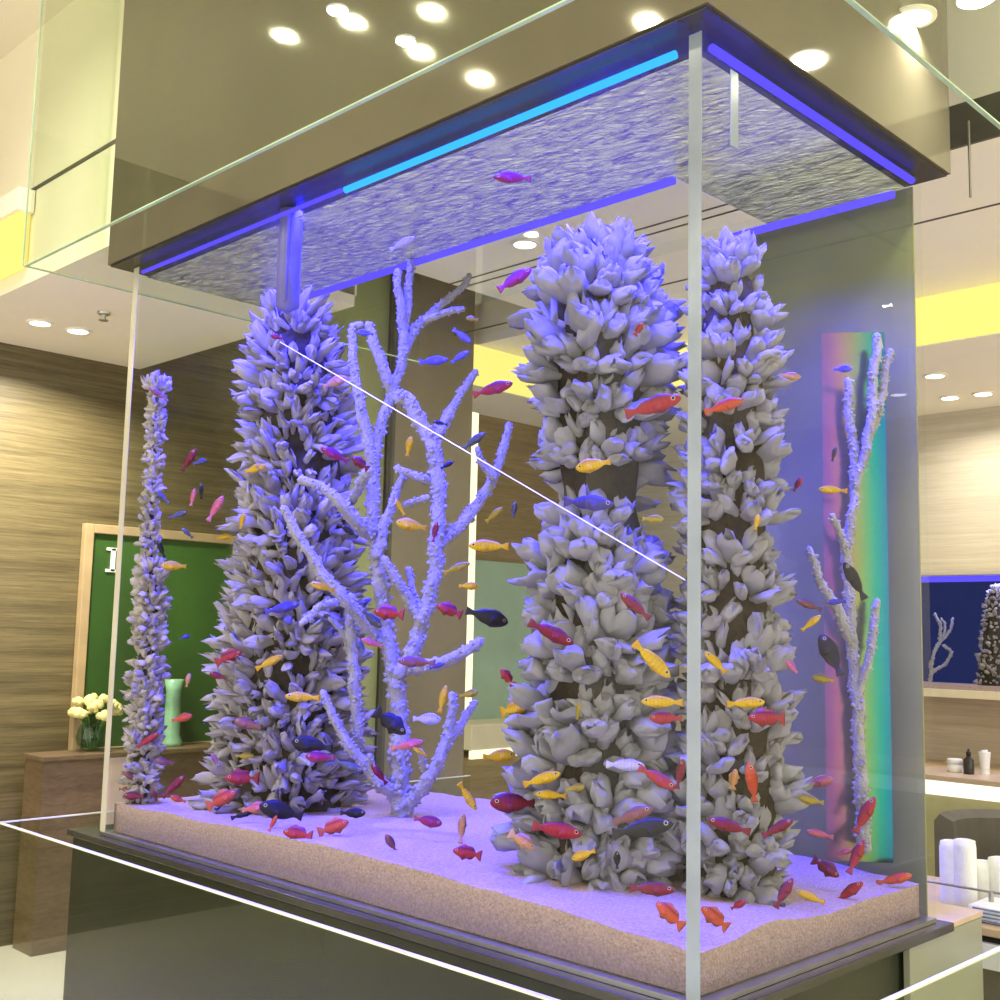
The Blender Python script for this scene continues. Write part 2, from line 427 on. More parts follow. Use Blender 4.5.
def dl_light(p, power, col=(1.0, 0.93, 0.80)):
    l = bpy.data.lights.new('downlight_beam', 'AREA'); l.shape = 'DISK'; l.size = 0.09
    l.energy = power; l.color = col; l.spread = math.radians(150)
    o = bpy.data.objects.new('downlight_beam', l); o.location = (p.x, p.y, p.z - 0.02)
    C.objects.link(o)

DL = [
    (at(40, 322, 'z', ZL), 22, 'left one of two lit downlights in the soffit above the wood wall'),
    (at(78, 330, 'z', ZL), 22, 'right one of two lit downlights in the soffit above the wood wall'),
    (at(525, 243, 'z', ZM), 16, 'lit downlight seen through the tank left of the middle coral column top'),
    (at(935, 375, 'z', ZL), 4, 'lit downlight nearest the tank edge in the ceiling above the right wall'),
    (at(950, 397, 'z', ZL), 4, 'middle one of three lit downlights above the right wall'),
    (at(983, 393, 'z', ZL), 4, 'rightmost one of three lit downlights above the right wall'),
]
def mirror_hit(x, y, ax, v, zc):
    p = at(x, y, ax, v); d = px(x, y); i = 'xyz'.index(ax); d[i] = -d[i]
    return p + d * ((zc - p.z) / d.z)
MIR = [(285, 32, 'x', -0.07), (353, 18, 'x', -0.07), (420, 48, 'x', -0.07), (432, 8, 'x', -0.07), 
       (480, 75, 'x', -0.07), (648, 18, 'x', -0.07), (808, 55, 'y', -0.06), (907, 18, 'y', -0.06)]
for x, y, ax, v in MIR:
    p = mirror_hit(x, y, ax, v, ZH if ax == 'x' else ZM)
    DL.append((p, 6 if ax == 'x' else 8, None))
for p_, w_ in (((-3.3, 3.6, ZH), 40), ((-4.2, 2.6, ZH), 40), ((3.0, -2.2, ZM), 25), ((4.3, -1.6, ZL), 22)):  # out-of-view downlights added only to brighten the ceilings and walls
    DL.append((Vector(p_), w_, None))
d0 = make_downlight()
for i, (p, w, lab) in enumerate(DL):
    if i == 0: r = d0
    else:
        r = d0.copy(); C.objects.link(r)
        for ch in list(d0.children):
            c = ch.copy(); C.objects.link(c); c.parent = r
    r.location = p
    tag(r, lab or 'unseen ceiling downlight, mirrored in the hood or added to brighten the room', 'downlight', 'ceiling downlights')
    dl_light(p, w)

# sprinkler head on the left soffit
p = at(104, 312, 'z', ZL)
sp = empty('sprinkler', p, 'small metal sprinkler on the soffit between the downlights and the tank', 'sprinkler')
bm = bmesh.new(); lathe(bm, [(0.03, -0.001), (0.028, -0.012), (0.012, -0.014), (0.010, -0.035), (0.022, -0.037), (0.022, -0.041)], seg=14)
link('sprinkler_body', bm, M['steel'], sp)

# ------------------------------------------------------------------ background: left wall
bb = at(75, 755, 'y', WY - 0.05); bt = at(75, 522, 'y', WY - 0.05)
X0, X1, Z0, Z1 = bb.x - 0.02, bb.x + 0.95, bb.z - 0.02, bt.z
board = empty('notice_board', (X0, WY, Z0), 'tall green notice board in a tan frame on the left wood wall', 'board')
def child(o, parent):
    o.parent = parent; o.matrix_parent_inverse = Matrix.Translation(-parent.location); return o
child(bx('panel', (X0 + 0.04, WY - 0.03, Z0 + 0.04), (X1 - 0.04, WY - 0.002, Z1 - 0.04), M['board']), board)
for a, b in (((X0, Z0), (X0 + 0.05, Z1)), ((X1 - 0.05, Z0), (X1, Z1)), ((X0 + 0.05, Z1 - 0.05), (X1 - 0.05, Z1)), ((X0 + 0.05, Z0), (X1 - 0.05, Z0 + 0.05))):
    child(bx('frame_rail', (a[0], WY - 0.05, a[1]), (b[0], WY - 0.002, b[1]), M['board_frame'], bev=0.004), board)
lc = at(113, 560, 'y', WY - 0.035)
bm = bmesh.new()
for a, b in (((-0.012, -0.062), (0.012, 0.062)), ((-0.038, 0.050), (0.038, 0.066)), ((-0.038, -0.066), (0.038, -0.050))):
    box(bm, (lc.x + a[0], WY - 0.038, lc.z + a[1]), (lc.x + b[0], WY - 0.028, lc.z + b[1]))
child(link('lettering', bm, M['white']), board)

cz = 0.95; c0 = at(42, 757, 'z', cz)
cab = empty('side_cabinet', (c0.x, c0.y, 0), 'low dark brown cabinet under the green board by the left wall', 'cabinet')
child(bx('body', (c0.x + 0.02, c0.y + 0.02, 0), (2.1, WY - 0.06, cz - 0.025), M['wood_brown']), cab)
child(bx('top', (c0.x, c0.y, cz - 0.025), (2.12, WY - 0.06, cz), M['wood_brown'], bev=0.004), cab)
child(bx('end_strip', (c0.x + 0.36, c0.y + 0.005, 0), (c0.x + 0.47, c0.y + 0.02, cz - 0.025), M['tan']), cab)

vb = at(91, 757, 'y', (c0.y + WY) / 2); VY = (c0.y + WY) / 2
vs = empty('flower_vase', (vb.x, VY, cz), 'round glass vase of cream flowers on the brown cabinet', 'vase')
bm = bmesh.new(); lathe(bm, [(0.04, 0.002), (0.075, 0.03), (0.085, 0.07), (0.072, 0.12), (0.062, 0.145), (0.056, 0.145), (0.066, 0.118), (0.078, 0.07), (0.068, 0.034), (0.03, 0.012)], seg=24)
link('bowl', bm, M['vase'], vs, True)
rnd = random.Random(5)
bm = bmesh.new()
for k in range(9):
    a = rnd.uniform(0, 6.28); tube(bm, [(0.02 * math.cos(a), 0.02 * math.sin(a), 0.02), (0.05 * math.cos(a), 0.05 * math.sin(a), 0.14), (0.08 * math.cos(a), 0.08 * math.sin(a), 0.19)], [0.004] * 3, 5)
link('stems', bm, M['leaf'], vs)
def blossom(parent, c, r, rnd):
    bm = bmesh.new()
    for k in range(11):
        th = math.acos(rnd.uniform(-0.2, 1)); ph = rnd.uniform(0, 6.28)
        d = Vector((math.sin(th) * math.cos(ph), math.sin(th) * math.sin(ph), math.cos(th)))
        mt = Matrix.Translation(Vector(c) + d * r * 0.45) @ d.to_track_quat('Z', 'Y').to_matrix().to_4x4() @ Matrix.Diagonal((r * 0.6, r * 0.5, r * 0.45, 1))
        bmesh.ops.create_icosphere(bm, subdivisions=1, radius=1.0, matrix=mt)
    return link('blossom', bm, M['petal'], parent, True)
for k in range(17):
    th = math.acos(rnd.uniform(-0.15, 1)); ph = rnd.uniform(0, 6.28)
    blossom(vs, (0.125 * math.sin(th) * math.cos(ph), 0.10 * math.sin(th) * math.sin(ph), 0.19 + 0.075 * math.cos(th)), rnd.uniform(0.030, 0.045), rnd)

gv = at(170, 762, 'y', VY)
g = empty('tall_vase', (gv.x, VY, cz), 'slim pale green glass vase behind the left end of the tank', 'vase')
bm = bmesh.new(); lathe(bm, [(0.06, 0.0), (0.062, 0.02), (0.045, 0.06), (0.042, 0.30), (0.055, 0.36), (0.05, 0.36), (0.036, 0.3)], seg=20)
link('vase_body', bm, M['vase_green'], g, True)

# ------------------------------------------------------------------ background seen through the tank
pa, pb = at(393, 500, 'y', 3.3).x, at(470, 500, 'y', 3.3).x
structure(bx('pilaster', (pa, 3.3, 0), (pb, 3.42, ZH), M['pilaster']))
structure(bx('trim_7', (pa - 0.02, 3.30, 0), (pa, 3.33, ZH), M['groove']))
structure(bx('wall_partition', (1.15, 3.36, 0), (pa - 0.02, 3.40, ZH), M['green_panel']))
sl = at(474, 560, 'y', 3.5).x
tag(bx('strip_light', (pb + 0.002, 3.305, at(474, 712, 'y', 3.3).z), (pb + 0.058, 3.34, at(474, 412, 'y', 3.3).z), M['strip']), 'bright vertical strip light beside the taupe pilaster behind the tank', 'strip light')
structure(bx('wall_back', (pb + 0.06, 3.98, 0), (4.35, 4.02, ZL), M['brown_panel']))
a0, a1 = at(479, 560, 'y', 3.95), at(530, 722, 'y', 3.95)
tag(bx('aqua_screen', (a0.x - 0.1, 3.955, a1.z), (a1.x, 3.975, a0.z), M['aqua_panel']), 'pale aqua glass panel on the brown wall behind the tank', 'panel')
s0, s1 = at(440, 722, 'y', 3.9), at(535, 744, 'y', 3.7)
led_c = empty('back_counter', (s0.x, 3.8, 0), 'cream topped counter with lit lower edge behind the branching coral', 'counter')
child(bx('counter_top', (s0.x, 3.62, s1.z), (s1.x + 0.3, 3.95, s0.z), M['cream'], bev=0.006), led_c)
child(bx('edge_light', (s0.x, 3.615, s1.z - 0.05), (s1.x + 0.3, 3.64, s1.z - 0.002), M['strip']), led_c)
child(bx('body', (s0.x, 3.66, 0), (s1.x + 0.3, 3.95, s1.z - 0.05), M['brown_panel']), led_c)

# ------------------------------------------------------------------ background: right wall
zs0 = at(960, 766, 'x', WX).z
structure(bx('trim_8', (WX - 0.02, -3, zs0), (WX - 0.001, 3.0, at(960, 697, 'x', WX).z), M['wood_splash']))
cf = at(965, 770, 'x', 4.35)
ctz = 0.90
cx0 = at(965, 778, 'z', ctz).x
wc = empty('wall_counter', (cx0, 0, 0), 'long wall counter with wooden top and glowing front edge at far right', 'counter')
child(bx('counter_top', (cx0, -3, ctz - 0.03), (WX - 0.02, 3.0, ctz), M['tan'], bev=0.004), wc)
child(bx('front_light', (cx0 + 0.005, -3, ctz - 0.105), (cx0 + 0.05, 3.0, ctz - 0.032), M['undershelf']), wc)
child(bx('drawer_front', (cx0 + 0.06, -3, 0), (WX - 0.02, 3.0, ctz - 0.035), M['drawer']), wc)
def on_counter(x, y): return at(x, y, 'z', ctz)
p = on_counter(955, 772)
t = empty('cosmetic_jar', p, 'small white cosmetic jar on the far right counter', 'jar')
bm = bmesh.new(); lathe(bm, [(0.035, 0), (0.038, 0.004), (0.038, 0.045)], seg=20); link('jar_body', bm, M['white'], t, True)
bm = bmesh.new(); lathe(bm, [(0.040, 0.046), (0.040, 0.068), (0.037, 0.072)], seg=20); link('lid', bm, M['white'], t, True)
p = on_counter(969, 774)
t = empty('cosmetic_bottle', p, 'small dark bottle with black pump top on the far right counter', 'bottle')
bm = bmesh.new(); lathe(bm, [(0.026, 0), (0.028, 0.004), (0.028, 0.075), (0.012, 0.09), (0.011, 0.1)], seg=18); link('bottle_body', bm, M['dark_glass'], t, True)
bm = bmesh.new(); lathe(bm, [(0.013, 0.1), (0.013, 0.118), (0.006, 0.12), (0.006, 0.135)], seg=14); link('cap', bm, M['black'], t, True)
p = on_counter(985, 774)
t = empty('cosmetic_tube', p, 'upright white cosmetic tube right of the dark bottle', 'tube')
bm = bmesh.new(); box(bm, (-0.036, -0.004, 0.118), (0.036, 0.004, 0.128)); 
bmesh.ops.create_cone(bm, cap_ends=True, segments=18, radius1=0.024, radius2=0.032, depth=0.09, matrix=Matrix.Translation((0, 0, 0.072))); link('tube_body', bm, M['white'], t)
bm = bmesh.new(); lathe(bm, [(0.024, 0), (0.024, 0.026)], seg=18); link('cap', bm, M['white'], t)

# second aquarium set against the right wall
k0, k1 = at(960, 575, 'x', WX - 0.30), at(960, 690, 'x', WX - 0.30)
za, zb_ = k1.z, k0.z
wa = empty('wall_aquarium', (WX - 0.3, 0.5, za), 'long dark blue aquarium set into the pale wood of the far right wall', 'aquarium')
child(bx('back_panel', (WX - 0.03, -0.5, za), (WX - 0.021, 2.0, zb_), M['navy']), wa)
child(bx('front_glass', (WX - 0.302, -0.5, za), (WX - 0.298, 2.0, zb_), M['glass']), wa)
child(bx('sand_bed', (WX - 0.295, -0.5, za), (WX - 0.03, 2.0, za + 0.03), M['sand']), wa)
child(bx('led_bar', (WX - 0.20, -0.5, zb_ - 0.03), (WX - 0.12, 2.0, zb_), M['led_violet']), wa)
child(bx('top_frame', (WX - 0.31, -0.5, zb_), (WX - 0.02, 2.0, zb_ + 0.03), M['wood_right']), wa)
child(bx('bottom_frame', (WX - 0.33, -0.5, za - 0.045), (WX - 0.02, 2.0, za), M['cream']), wa)
area('wall_aquarium_led_light', (WX - 0.16, 0.75, zb_ - 0.035), (0, 0, -1), 0.1, 2.3, (0.35, 0.38, 1.0), 14)

# chair in front of the far counter
p = at(1034, 850, 'x', 3.2)
ch = empty('tub_chair', (3.2, p.y, 0), 'grey brown tub chair with rounded back below the far right counter', 'chair')
bm = bmesh.new(); box(bm, (-0.32, -0.34, 0.36), (0.12, 0.30, 0.47), 0.04); link('seat', bm, M['chair'], ch)
bm = bmesh.new()
tz = at(985, 816, 'x', 3.2).z
seg = 14
inner, outer = [], []
for k in range(seg + 1):
    a = -1.9 + 3.8 * k / seg
    outer.append((0.36 * math.cos(a), 0.40 * math.sin(a))); inner.append((0.28 * math.cos(a), 0.32 * math.sin(a)))
prev = None
for (ox, oy), (ix, iy) in zip(outer, inner):
    q = [bm.verts.new(v) for v in ((ox, oy, 0.3), (ox, oy, tz - 0.03), ((ox * 0.7 + ix * 0.3), (oy * 0.7 + iy * 0.3), tz), (ix, iy, tz - 0.03), (ix, iy, 0.3))]
    if prev:
        for i in range(5): bm.faces.new((prev[i], q[i], q[(i + 1) % 5], prev[(i + 1) % 5]))
    else: bm.faces.new(q)
    prev = q
bm.faces.new(prev[::-1])
link('backrest', bm, M['chair'], ch, False)
for sx, sy in ((-0.2, -0.24), (-0.2, 0.22), (0.14, -0.24), (0.14, 0.22)):
    bm = bmesh.new(); lathe(bm, [(0.018, 0), (0.024, 0.38)], sx, sy, 10); link('leg', bm, M['black'], ch)

# white counter with towels
dz = 0.76
de = at(977, 926, 'z', dz)
DX = de.x
dk = empty('towel_counter', (DX, 0, 0), 'white fronted counter with tan top holding towels right of the tank', 'counter')
yy0, yy1 = at(1040, 930, 'z', dz).y - 0.4, 1.3
child(bx('counter_top', (DX, yy0, dz - 0.025), (DX + 0.62, yy1, dz), M['tan'], bev=0.004), dk)
child(bx('dark_gap', (DX + 0.02, yy0, dz - 0.045), (DX + 0.6, yy1, dz - 0.026), M['black']), dk)
child(bx('front_panel', (DX + 0.004, yy0, dz - 0.12), (DX + 0.6, yy1, dz - 0.046), M['white']), dk)
child(bx('body', (DX + 0.08, yy0, 0), (DX + 0.6, yy1, dz - 0.122), M['black']), dk)  # black block stands for the shade in the open space underneath
TW = [(953, 905, 24, 62, 'rolled white towel standing upright nearest the tank edge'), (966, 908, 22, 66, 'rolled white towel standing upright second from the tank edge'),
      (984, 905, 26, 42, 'short rolled white towel behind the steel rail'), (1004, 908, 30, 48, 'rolled white towel cut by the right picture edge')]
for i, (x, y, w, h, lab) in enumerate(TW):
    b = at(x, y, 'z', dz); dist = (b - CAMLOC).dot(FW)
    r = w * 0.5 * dist / FPX; hh = h * dist / FPX
    t = empty('rolled_towel', b, lab, 'towel', 'rolled white towels on the right counter')
    bm = bmesh.new(); lathe(bm, [(r * 0.94, 0), (r, 0.015), (r, hh - 0.02), (r * 0.9, hh), (r * 0.55, hh - 0.004)], seg=20); link('roll', bm, M['towel'], t, True)
    bm = bmesh.new(); pts = []
    for k in range(40):
        a = 0.45 * k; rr = r * (0.08 + 0.78 * k / 40); pts.append((rr * math.cos(a), rr * math.sin(a), hh - 0.002))
    tube(bm, pts, [0.005] * 40, 5); link('rolled_edge', bm, M['towel'], t)
b0, b1 = at(973, 921, 'z', dz + 0.001), at(1015, 918, 'z', dz + 0.001)
t = empty('folded_cloth', (b0.x, b0.y, dz), 'folded cloth with blue woven stripes in front of the white towels', 'cloth')
bm = bmesh.new(); box(bm, (0, -0.34, 0.0), (0.17, 0.02, 0.05), 0.012); link('folds', bm, M['towel'], t)
for k in range(4):
    bm = bmesh.new(); box(bm, (-0.003, -0.33, 0.006 + 0.011 * k), (0.10, 0.0, 0.0105 + 0.011 * k)); link('stripe', bm, M['towel_blue'], t)

# steel rail in front of the towel counter
pr = at(991, 892, 'x', 1.75); pe = at(940, 884, 'x', 1.75)
rl = empty('steel_rail', (1.75, pr.y, 0), 'slim steel post and rail before the white towels', 'rail')
bm = bmesh.new(); tube(bm, [(0, 0, 0), (0, 0, pr.z)], [0.008, 0.008], 10); link('post', bm, M['steel'], rl)
bm = bmesh.new(); tube(bm, [(0, pe.y - pr.y + 0.3, pr.z), (0, -0.5, pr.z)], [0.004, 0.004], 8); link('rail', bm, M['steel'], rl)

# ------------------------------------------------------------------ hood, plinth, glass guards
L, W, ZB, ZT, TH = 2.48, 1.06, 0.893, 2.893, 0.030
hd = empty('tank_hood', (0, 0, 2.91), 'large polished bronze box hood hanging over the aquarium', 'hood')
def l_prism(name, x0, x1, x2, y0, y1, y2, z0, z1, mat):
    """L-shaped block: full depth x2 up to y1, narrower depth x1 beyond."""
    bm = bmesh.new()
    pts = [(x0, y0), (x2, y0), (x2, y1), (x1, y1), (x1, y2), (x0, y2)]
    lo = [bm.verts.new((x, y, z0)) for x, y in pts]; hi = [bm.verts.new((x, y, z1)) for x, y in pts]
    bm.faces.new(lo[::-1]); bm.faces.new(hi)
    for k in range(6): bm.faces.new((lo[k], lo[(k + 1) % 6], hi[(k + 1) % 6], hi[k]))
    return child(link(name, bm, mat), hd)
HB = at(500, 232, 'z', 2.862).x + 0.02
l_prism('hood_box', -0.07, HB, 1.12, -0.06, 0.48, 2.55, 2.905, ZH - 0.001, M['bronze'])
l_prism('underside', -0.062, HB - 0.008, 1.112, -0.052, 0.472, 2.542, 2.8985, 2.904, M['bronze_dark'])
def led(name, a, b, r, mat):
    bm = bmesh.new(); tube(bm, [a, b], [r, r], 10); return child(link(name, bm, mat, None, True), hd)
led('led_tube', (0.012, 0.08, 2.872), (0.012, 1.25, 2.872), 0.010, M['led'])
led('led_tube', (0.012, 1.27, 2.876), (0.012, 2.44, 2.876), 0.007, M['led_violet'])
led('led_tube', (0.05, 0.012, 2.878), (1.03, 0.012, 2.878), 0.010, M['led_violet'])
led('led_tube', (W - 0.045, 0.06, 2.846), (W - 0.045, 0.62, 2.846), 0.012, M['led_violet'])
led('led_tube', (0.06, L - 0.045, 2.872), (0.85, L - 0.045, 2.872), 0.004, M['led_violet'])

pl = empty('tank_plinth', (0.5, 1.2, 0), 'dark lacquered plinth carrying the aquarium', 'plinth')
child(bx('tray', (-0.035, -0.03, 0.858), (1.10, 2.66, 0.880), M['bronze_dark'], bev=0.003), pl)
child(bx('body', (-0.03, 0.012, 0.0), (1.09, 2.62, 0.857), M['plinth'], bev=0.003), pl)
child(bx('end_panel', (0.878, -0.012, 0.0), (1.32, 0.006, 0.856), M['plinth_light'], bev=0.002), pl)
child(bx('end_cabinet', (1.092, 0.008, 0.0), (1.32, 1.2, 0.848), M['plinth_light']), pl)
child(bx('end_top', (1.102, -0.014, 0.858), (1.325, 1.2, 0.874), M['tan'], bev=0.002), pl)
tag(bx('reflection_panel', (1.115, 0.05, 0.875), (1.121, 0.70, 2.897), M['mirrored_olive']), 'added olive panel standing for the olive reflection behind the right tank end', 'panel')  # added panel; its olive stands for the internal reflection in the right face

def guard(name, label, zlo, zhi, ye, xe, yoff, edge_top):
    g = empty(name, (-0.3, -0.3, zlo), label, 'glass guard')
    t = 0.012
    for nme, a, b in (('glass_pane', (-0.3, yoff, zlo), (-0.3 + t, ye, zhi)), ('glass_pane', (-0.3 + t, yoff, zlo), (xe, yoff + t, zhi)), ('glass_pane', (-0.3 + t, ye - t, zlo), (xe, ye, zhi))):
        child(bx(nme, a, b, M['guard']), g)
    ze = (zhi, zhi + 0.004) if edge_top else (zlo - 0.004, zlo)
    for a, b, mt in (((-0.3, yoff), (-0.3 + t, ye), 0), ((-0.3 + t, yoff), (xe, yoff + t), 1), ((-0.3 + t, ye - t), (xe, ye), 0)):
        child(bx('polished_edge', (a[0], a[1], ze[0]), (b[0], b[1], ze[1]), M['guard_edge_pale'] if edge_top else M['guard_edge']), g)
    if not edge_top:
        child(bx('polished_edge', (-0.304, ye - 0.002, zlo), (-0.299, ye + 0.003, zhi), M['guard_edge']), g)
guard('glass_guard', 'low clear glass guard around the plinth with pale polished top edge', 0.0, 0.931, 2.62, 1.9, -0.3, True)
guard('glass_canopy', 'clear glass skirt hanging around the bronze hood with green lower edge', 2.886, ZH - 0.002, 2.735, 1.6, -0.3, False)
rd0, rd1 = at(968, 100, 'x', 1.60), at(968, 198, 'x', 1.60)
bm = bmesh.new(); tube(bm, [(1.6, rd0.y, rd1.z), (1.6, rd0.y, ZM + 0.0)], [0.004, 0.004], 8)
tag(link('hanging_rod', bm, M['steel']), 'thin steel rod hanging below the ceiling right of the hood', 'rod')

# ------------------------------------------------------------------ the tank
tk = empty('aquarium', (0.5, 1.2, ZB), 'large rectangular glass aquarium filled with white coral', 'aquarium')
for a, b in (((0, TH, ZB), (TH, L, ZT)), ((0.0, 0, ZB), (W, TH, ZT)), ((W - TH, TH, ZB), (W, L, ZT)), ((TH, L - TH, ZB), (W - TH, L, ZT))):
    child(bx('pane', a, b, M['glass']), tk)
child(bx('bottom_pane', (0.0, 0.0, ZB - 0.012), (W, L, ZB - 0.001), M['steel']), tk)
tag(child(bx('pane_edge', (-0.0025, 0.0015, ZB), (-0.0005, TH + 0.004, ZT), M['edge']), tk), 'pale polished glass edge at the near corner')
child(bx('pane_edge', (-0.0025, L - TH - 0.006, ZB), (-0.0005, L, ZT), M['edge_left']), tk)
bm = bmesh.new()
i0, i1 = Vector((0.922, 0.235)), Vector((1.025, 0.098)); iw = Vector((0.003, 0.0025))
vs8 = [bm.verts.new((q.x, q.y, z)) for z in (1.02, 2.46) for q in (i0, i1, i1 + iw, i0 + iw)]
for f in ((0, 1, 2, 3), (4, 5, 6, 7), (0, 1, 5, 4), (1, 2, 6, 5), (2, 3, 7, 6), (3, 0, 4, 7)): bm.faces.new([vs8[i] for i in f])
tag(child(link('added_rainbow_strip', bm, M['film']), tk), 'added upright glass strip standing for the dispersion rainbow at the far right')  # strip added for the rainbow dispersed by the glass corner
# added brace along the back pane; its glowing edge paints the blue water line
bxx = at(500, 232, 'z', 2.862).x
yb0 = 0.47
child(bx('added_brace', (bxx + 0.02, yb0, 2.852), (W - TH - 0.002, L - TH - 0.002, 2.866), M['glass']), tk)
tag(child(bx('waterline_glow', (bxx, yb0, 2.846), (bxx + 0.018, L - TH - 0.002, 2.868), M['led_violet']), tk), 'glowing edge of the added brace, painting the blue back water line')

# water: rippled surface skin with a notch for the brace
bm = bmesh.new()
zw = 2.862; e = TH + 0.001
P = [(e, e), (W - e, e), (W - e, yb0 - 0.002), (bxx - 0.002, yb0 - 0.002), (bxx - 0.002, L - e), (e, L - e)]
bm.faces.new([bm.verts.new((x, y, zw)) for x, y in P])
wo = link('water', bm, M['water'])
tag(wo, 'rippled water surface under the hood filling the aquarium', 'water', kind='stuff')

# sand
def sand_h(x, y):
    f = [(0.0, 0.082), (0.25, 0.098), (0.7, 0.118), (1.2, 0.124), (1.8, 0.112), (2.48, 0.098)]
    v = f[-1][1]
    for (a, b), (c, d) in zip(f, f[1:]):
        if a <= y <= c: v = b + (d - b) * (y - a) / (c - a)
    g = 0.022 * math.exp(-((x - 0.3) / 0.12) ** 2) * math.exp(-(y / 0.25) ** 2)
    n = 0.006 * noise.noise(Vector((x * 5, y * 5, 3.1))) + 0.003 * noise.noise(Vector((x * 17, y * 17, 1.1)))
    return ZB + v * (0.97 + 0.03 * x) + g + n
bm = bmesh.new()
nx, ny = 36, 80
gr = [[bm.verts.new((TH + 0.001 + (W - 2 * TH - 0.002) * i / nx, TH + 0.001 + (L - 2 * TH - 0.002) * j / ny, 0)) for j in range(ny + 1)] for i in range(nx + 1)]
for row in gr:
    for v in row: v.co.z = sand_h(v.co.x, v.co.y)
for i in range(nx):
    for j in range(ny): bm.faces.new((gr[i][j], gr[i + 1][j], gr[i + 1][j + 1], gr[i][j + 1]))
rim = [gr[i][0] for i in range(nx + 1)] + [gr[nx][j] for j in range(1, ny + 1)] + [gr[i][ny] for i in range(nx - 1, -1, -1)] + [gr[0][j] for j in range(ny - 1, 0, -1)]
low = [bm.verts.new((v.co.x, v.co.y, ZB + 0.001)) for v in rim]
for k in range(len(rim)):
    q = (k + 1) % len(rim); bm.faces.new((rim[k], low[k], low[q], rim[q]))
    bm.edges.get((rim[k], rim[q])).smooth = False
bm.faces.new(low)
tag(link('sand', bm, M['sand'], None, True), 'thick bed of pale sand across the aquarium floor', 'sand', kind='stuff')

# ------------------------------------------------------------------ coral columns
def add_lobe(bm, base, axis, flat, ln, wd, th, rnd, ruffle=0.42):
    """One upright coral lobe: narrow foot, flaring to a wide, thick, rounded and slightly wavy lip."""
    axis = axis.normalized()
    u = (flat - axis * flat.dot(axis)).normalized(); w = axis.cross(u)
    nr, ns = 9, 12
    bend = rnd.uniform(-0.25, 0.35) * ln
    lip = [1 + ruffle * rnd.uniform(-1, 1) for _ in range(ns)]
    prev = None
    off = rnd.uniform(0, 50)
    for i in range(nr):
        t = i / (nr - 1)
        tt = 1 - (1 - t) ** 1.6
        f = 0.42 + 0.75 * tt
        capf = math.sqrt(max(0.0, 1 - max(0, (tt - 0.72) / 0.28) ** 2)) if tt < 1 else 0.0
        capf = max(capf, 0.40)
        ring = []
        for k in range(ns):
            a = 2 * math.pi * k / ns
            ca, sa = math.cos(a), math.sin(a)
            hl = 1.0 + (lip[k] - 1.0) * tt * 0.55
            p = base + axis * (ln * tt * hl) + u * (ca * wd * f * capf) + w * (sa * th * f * capf + bend * tt * tt * 0.6)
            p += Vector((noise.noise(p * 28 + Vector((off, 0, 0))), noise.noise(p * 28 + Vector((0, off, 0))), noise.noise(p * 28 + Vector((0, 0, off))))) * 0.009
            p += Vector((noise.noise(p * 70 + Vector((off, 0, 0))), noise.noise(p * 70 + Vector((0, off, 0))), noise.noise(p * 70 + Vector((0, 0, off))))) * 0.0035 * tt
            ring.append(bm.verts.new(p))
        if prev:
            for k in range(ns): bm.faces.new((prev[k], prev[(k + 1) % ns], ring[(k + 1) % ns], ring[k]))
        else: bm.faces.new(ring[::-1])
        prev = ring
    bm.faces.new(prev)

def clump_mesh(seed, n, ln, wd, th, mat, cone=1.0):
    rnd = random.Random(seed)
    bm = bmesh.new()
    for k in range(n):
        th0 = cone * math.sqrt((k + 0.3) / n); ph = 2.39996 * k + rnd.uniform(-0.3, 0.3)
        ax = Vector((math.sin(th0) * math.cos(ph), math.sin(th0) * math.sin(ph), math.cos(th0)))
        tang = Vector((-math.sin(ph), math.cos(ph), rnd.uniform(-0.5, 0.5))) + Vector((rnd.uniform(-.5, .5), rnd.uniform(-.5, .5), 0))
        add_lobe(bm, Vector((ax.x * 0.012, ax.y * 0.012, -0.03)), ax, tang, ln * rnd.uniform(0.75, 1.2), wd * rnd.uniform(0.75, 1.25), th * rnd.uniform(0.85, 1.2), rnd)
    bmesh.ops.recalc_face_normals(bm, faces=bm.faces)
    me = bpy.data.meshes.new('coral_clump'); bm.to_mesh(me); bm.free()
    for p in me.polygons: p.use_smooth = True
    me.materials.append(mat)
    return me
FAT = [clump_mesh(10 + k, 7, 0.088, 0.028, 0.0165, M['coral'], 0.95) for k in range(7)]
RUF = [clump_mesh(40 + k, 9, 0.100, 0.0165, 0.0105, M['coral_lilac'], 0.9) for k in range(7)]
FINE = [clump_mesh(70 + k, 8, 0.050, 0.012, 0.009, M['coral_warm']) for k in range(5)]

def interp(tab, z):
    if z <= tab[0][0]: return tab[0][1:]
    for a, b in zip(tab, tab[1:]):
        if a[0] <= z <= b[0]:
            f = (z - a[0]) / (b[0] - a[0]); return tuple(p + (q - p) * f for p, q in zip(a[1:], b[1:]))
    return tab[-1][1:]

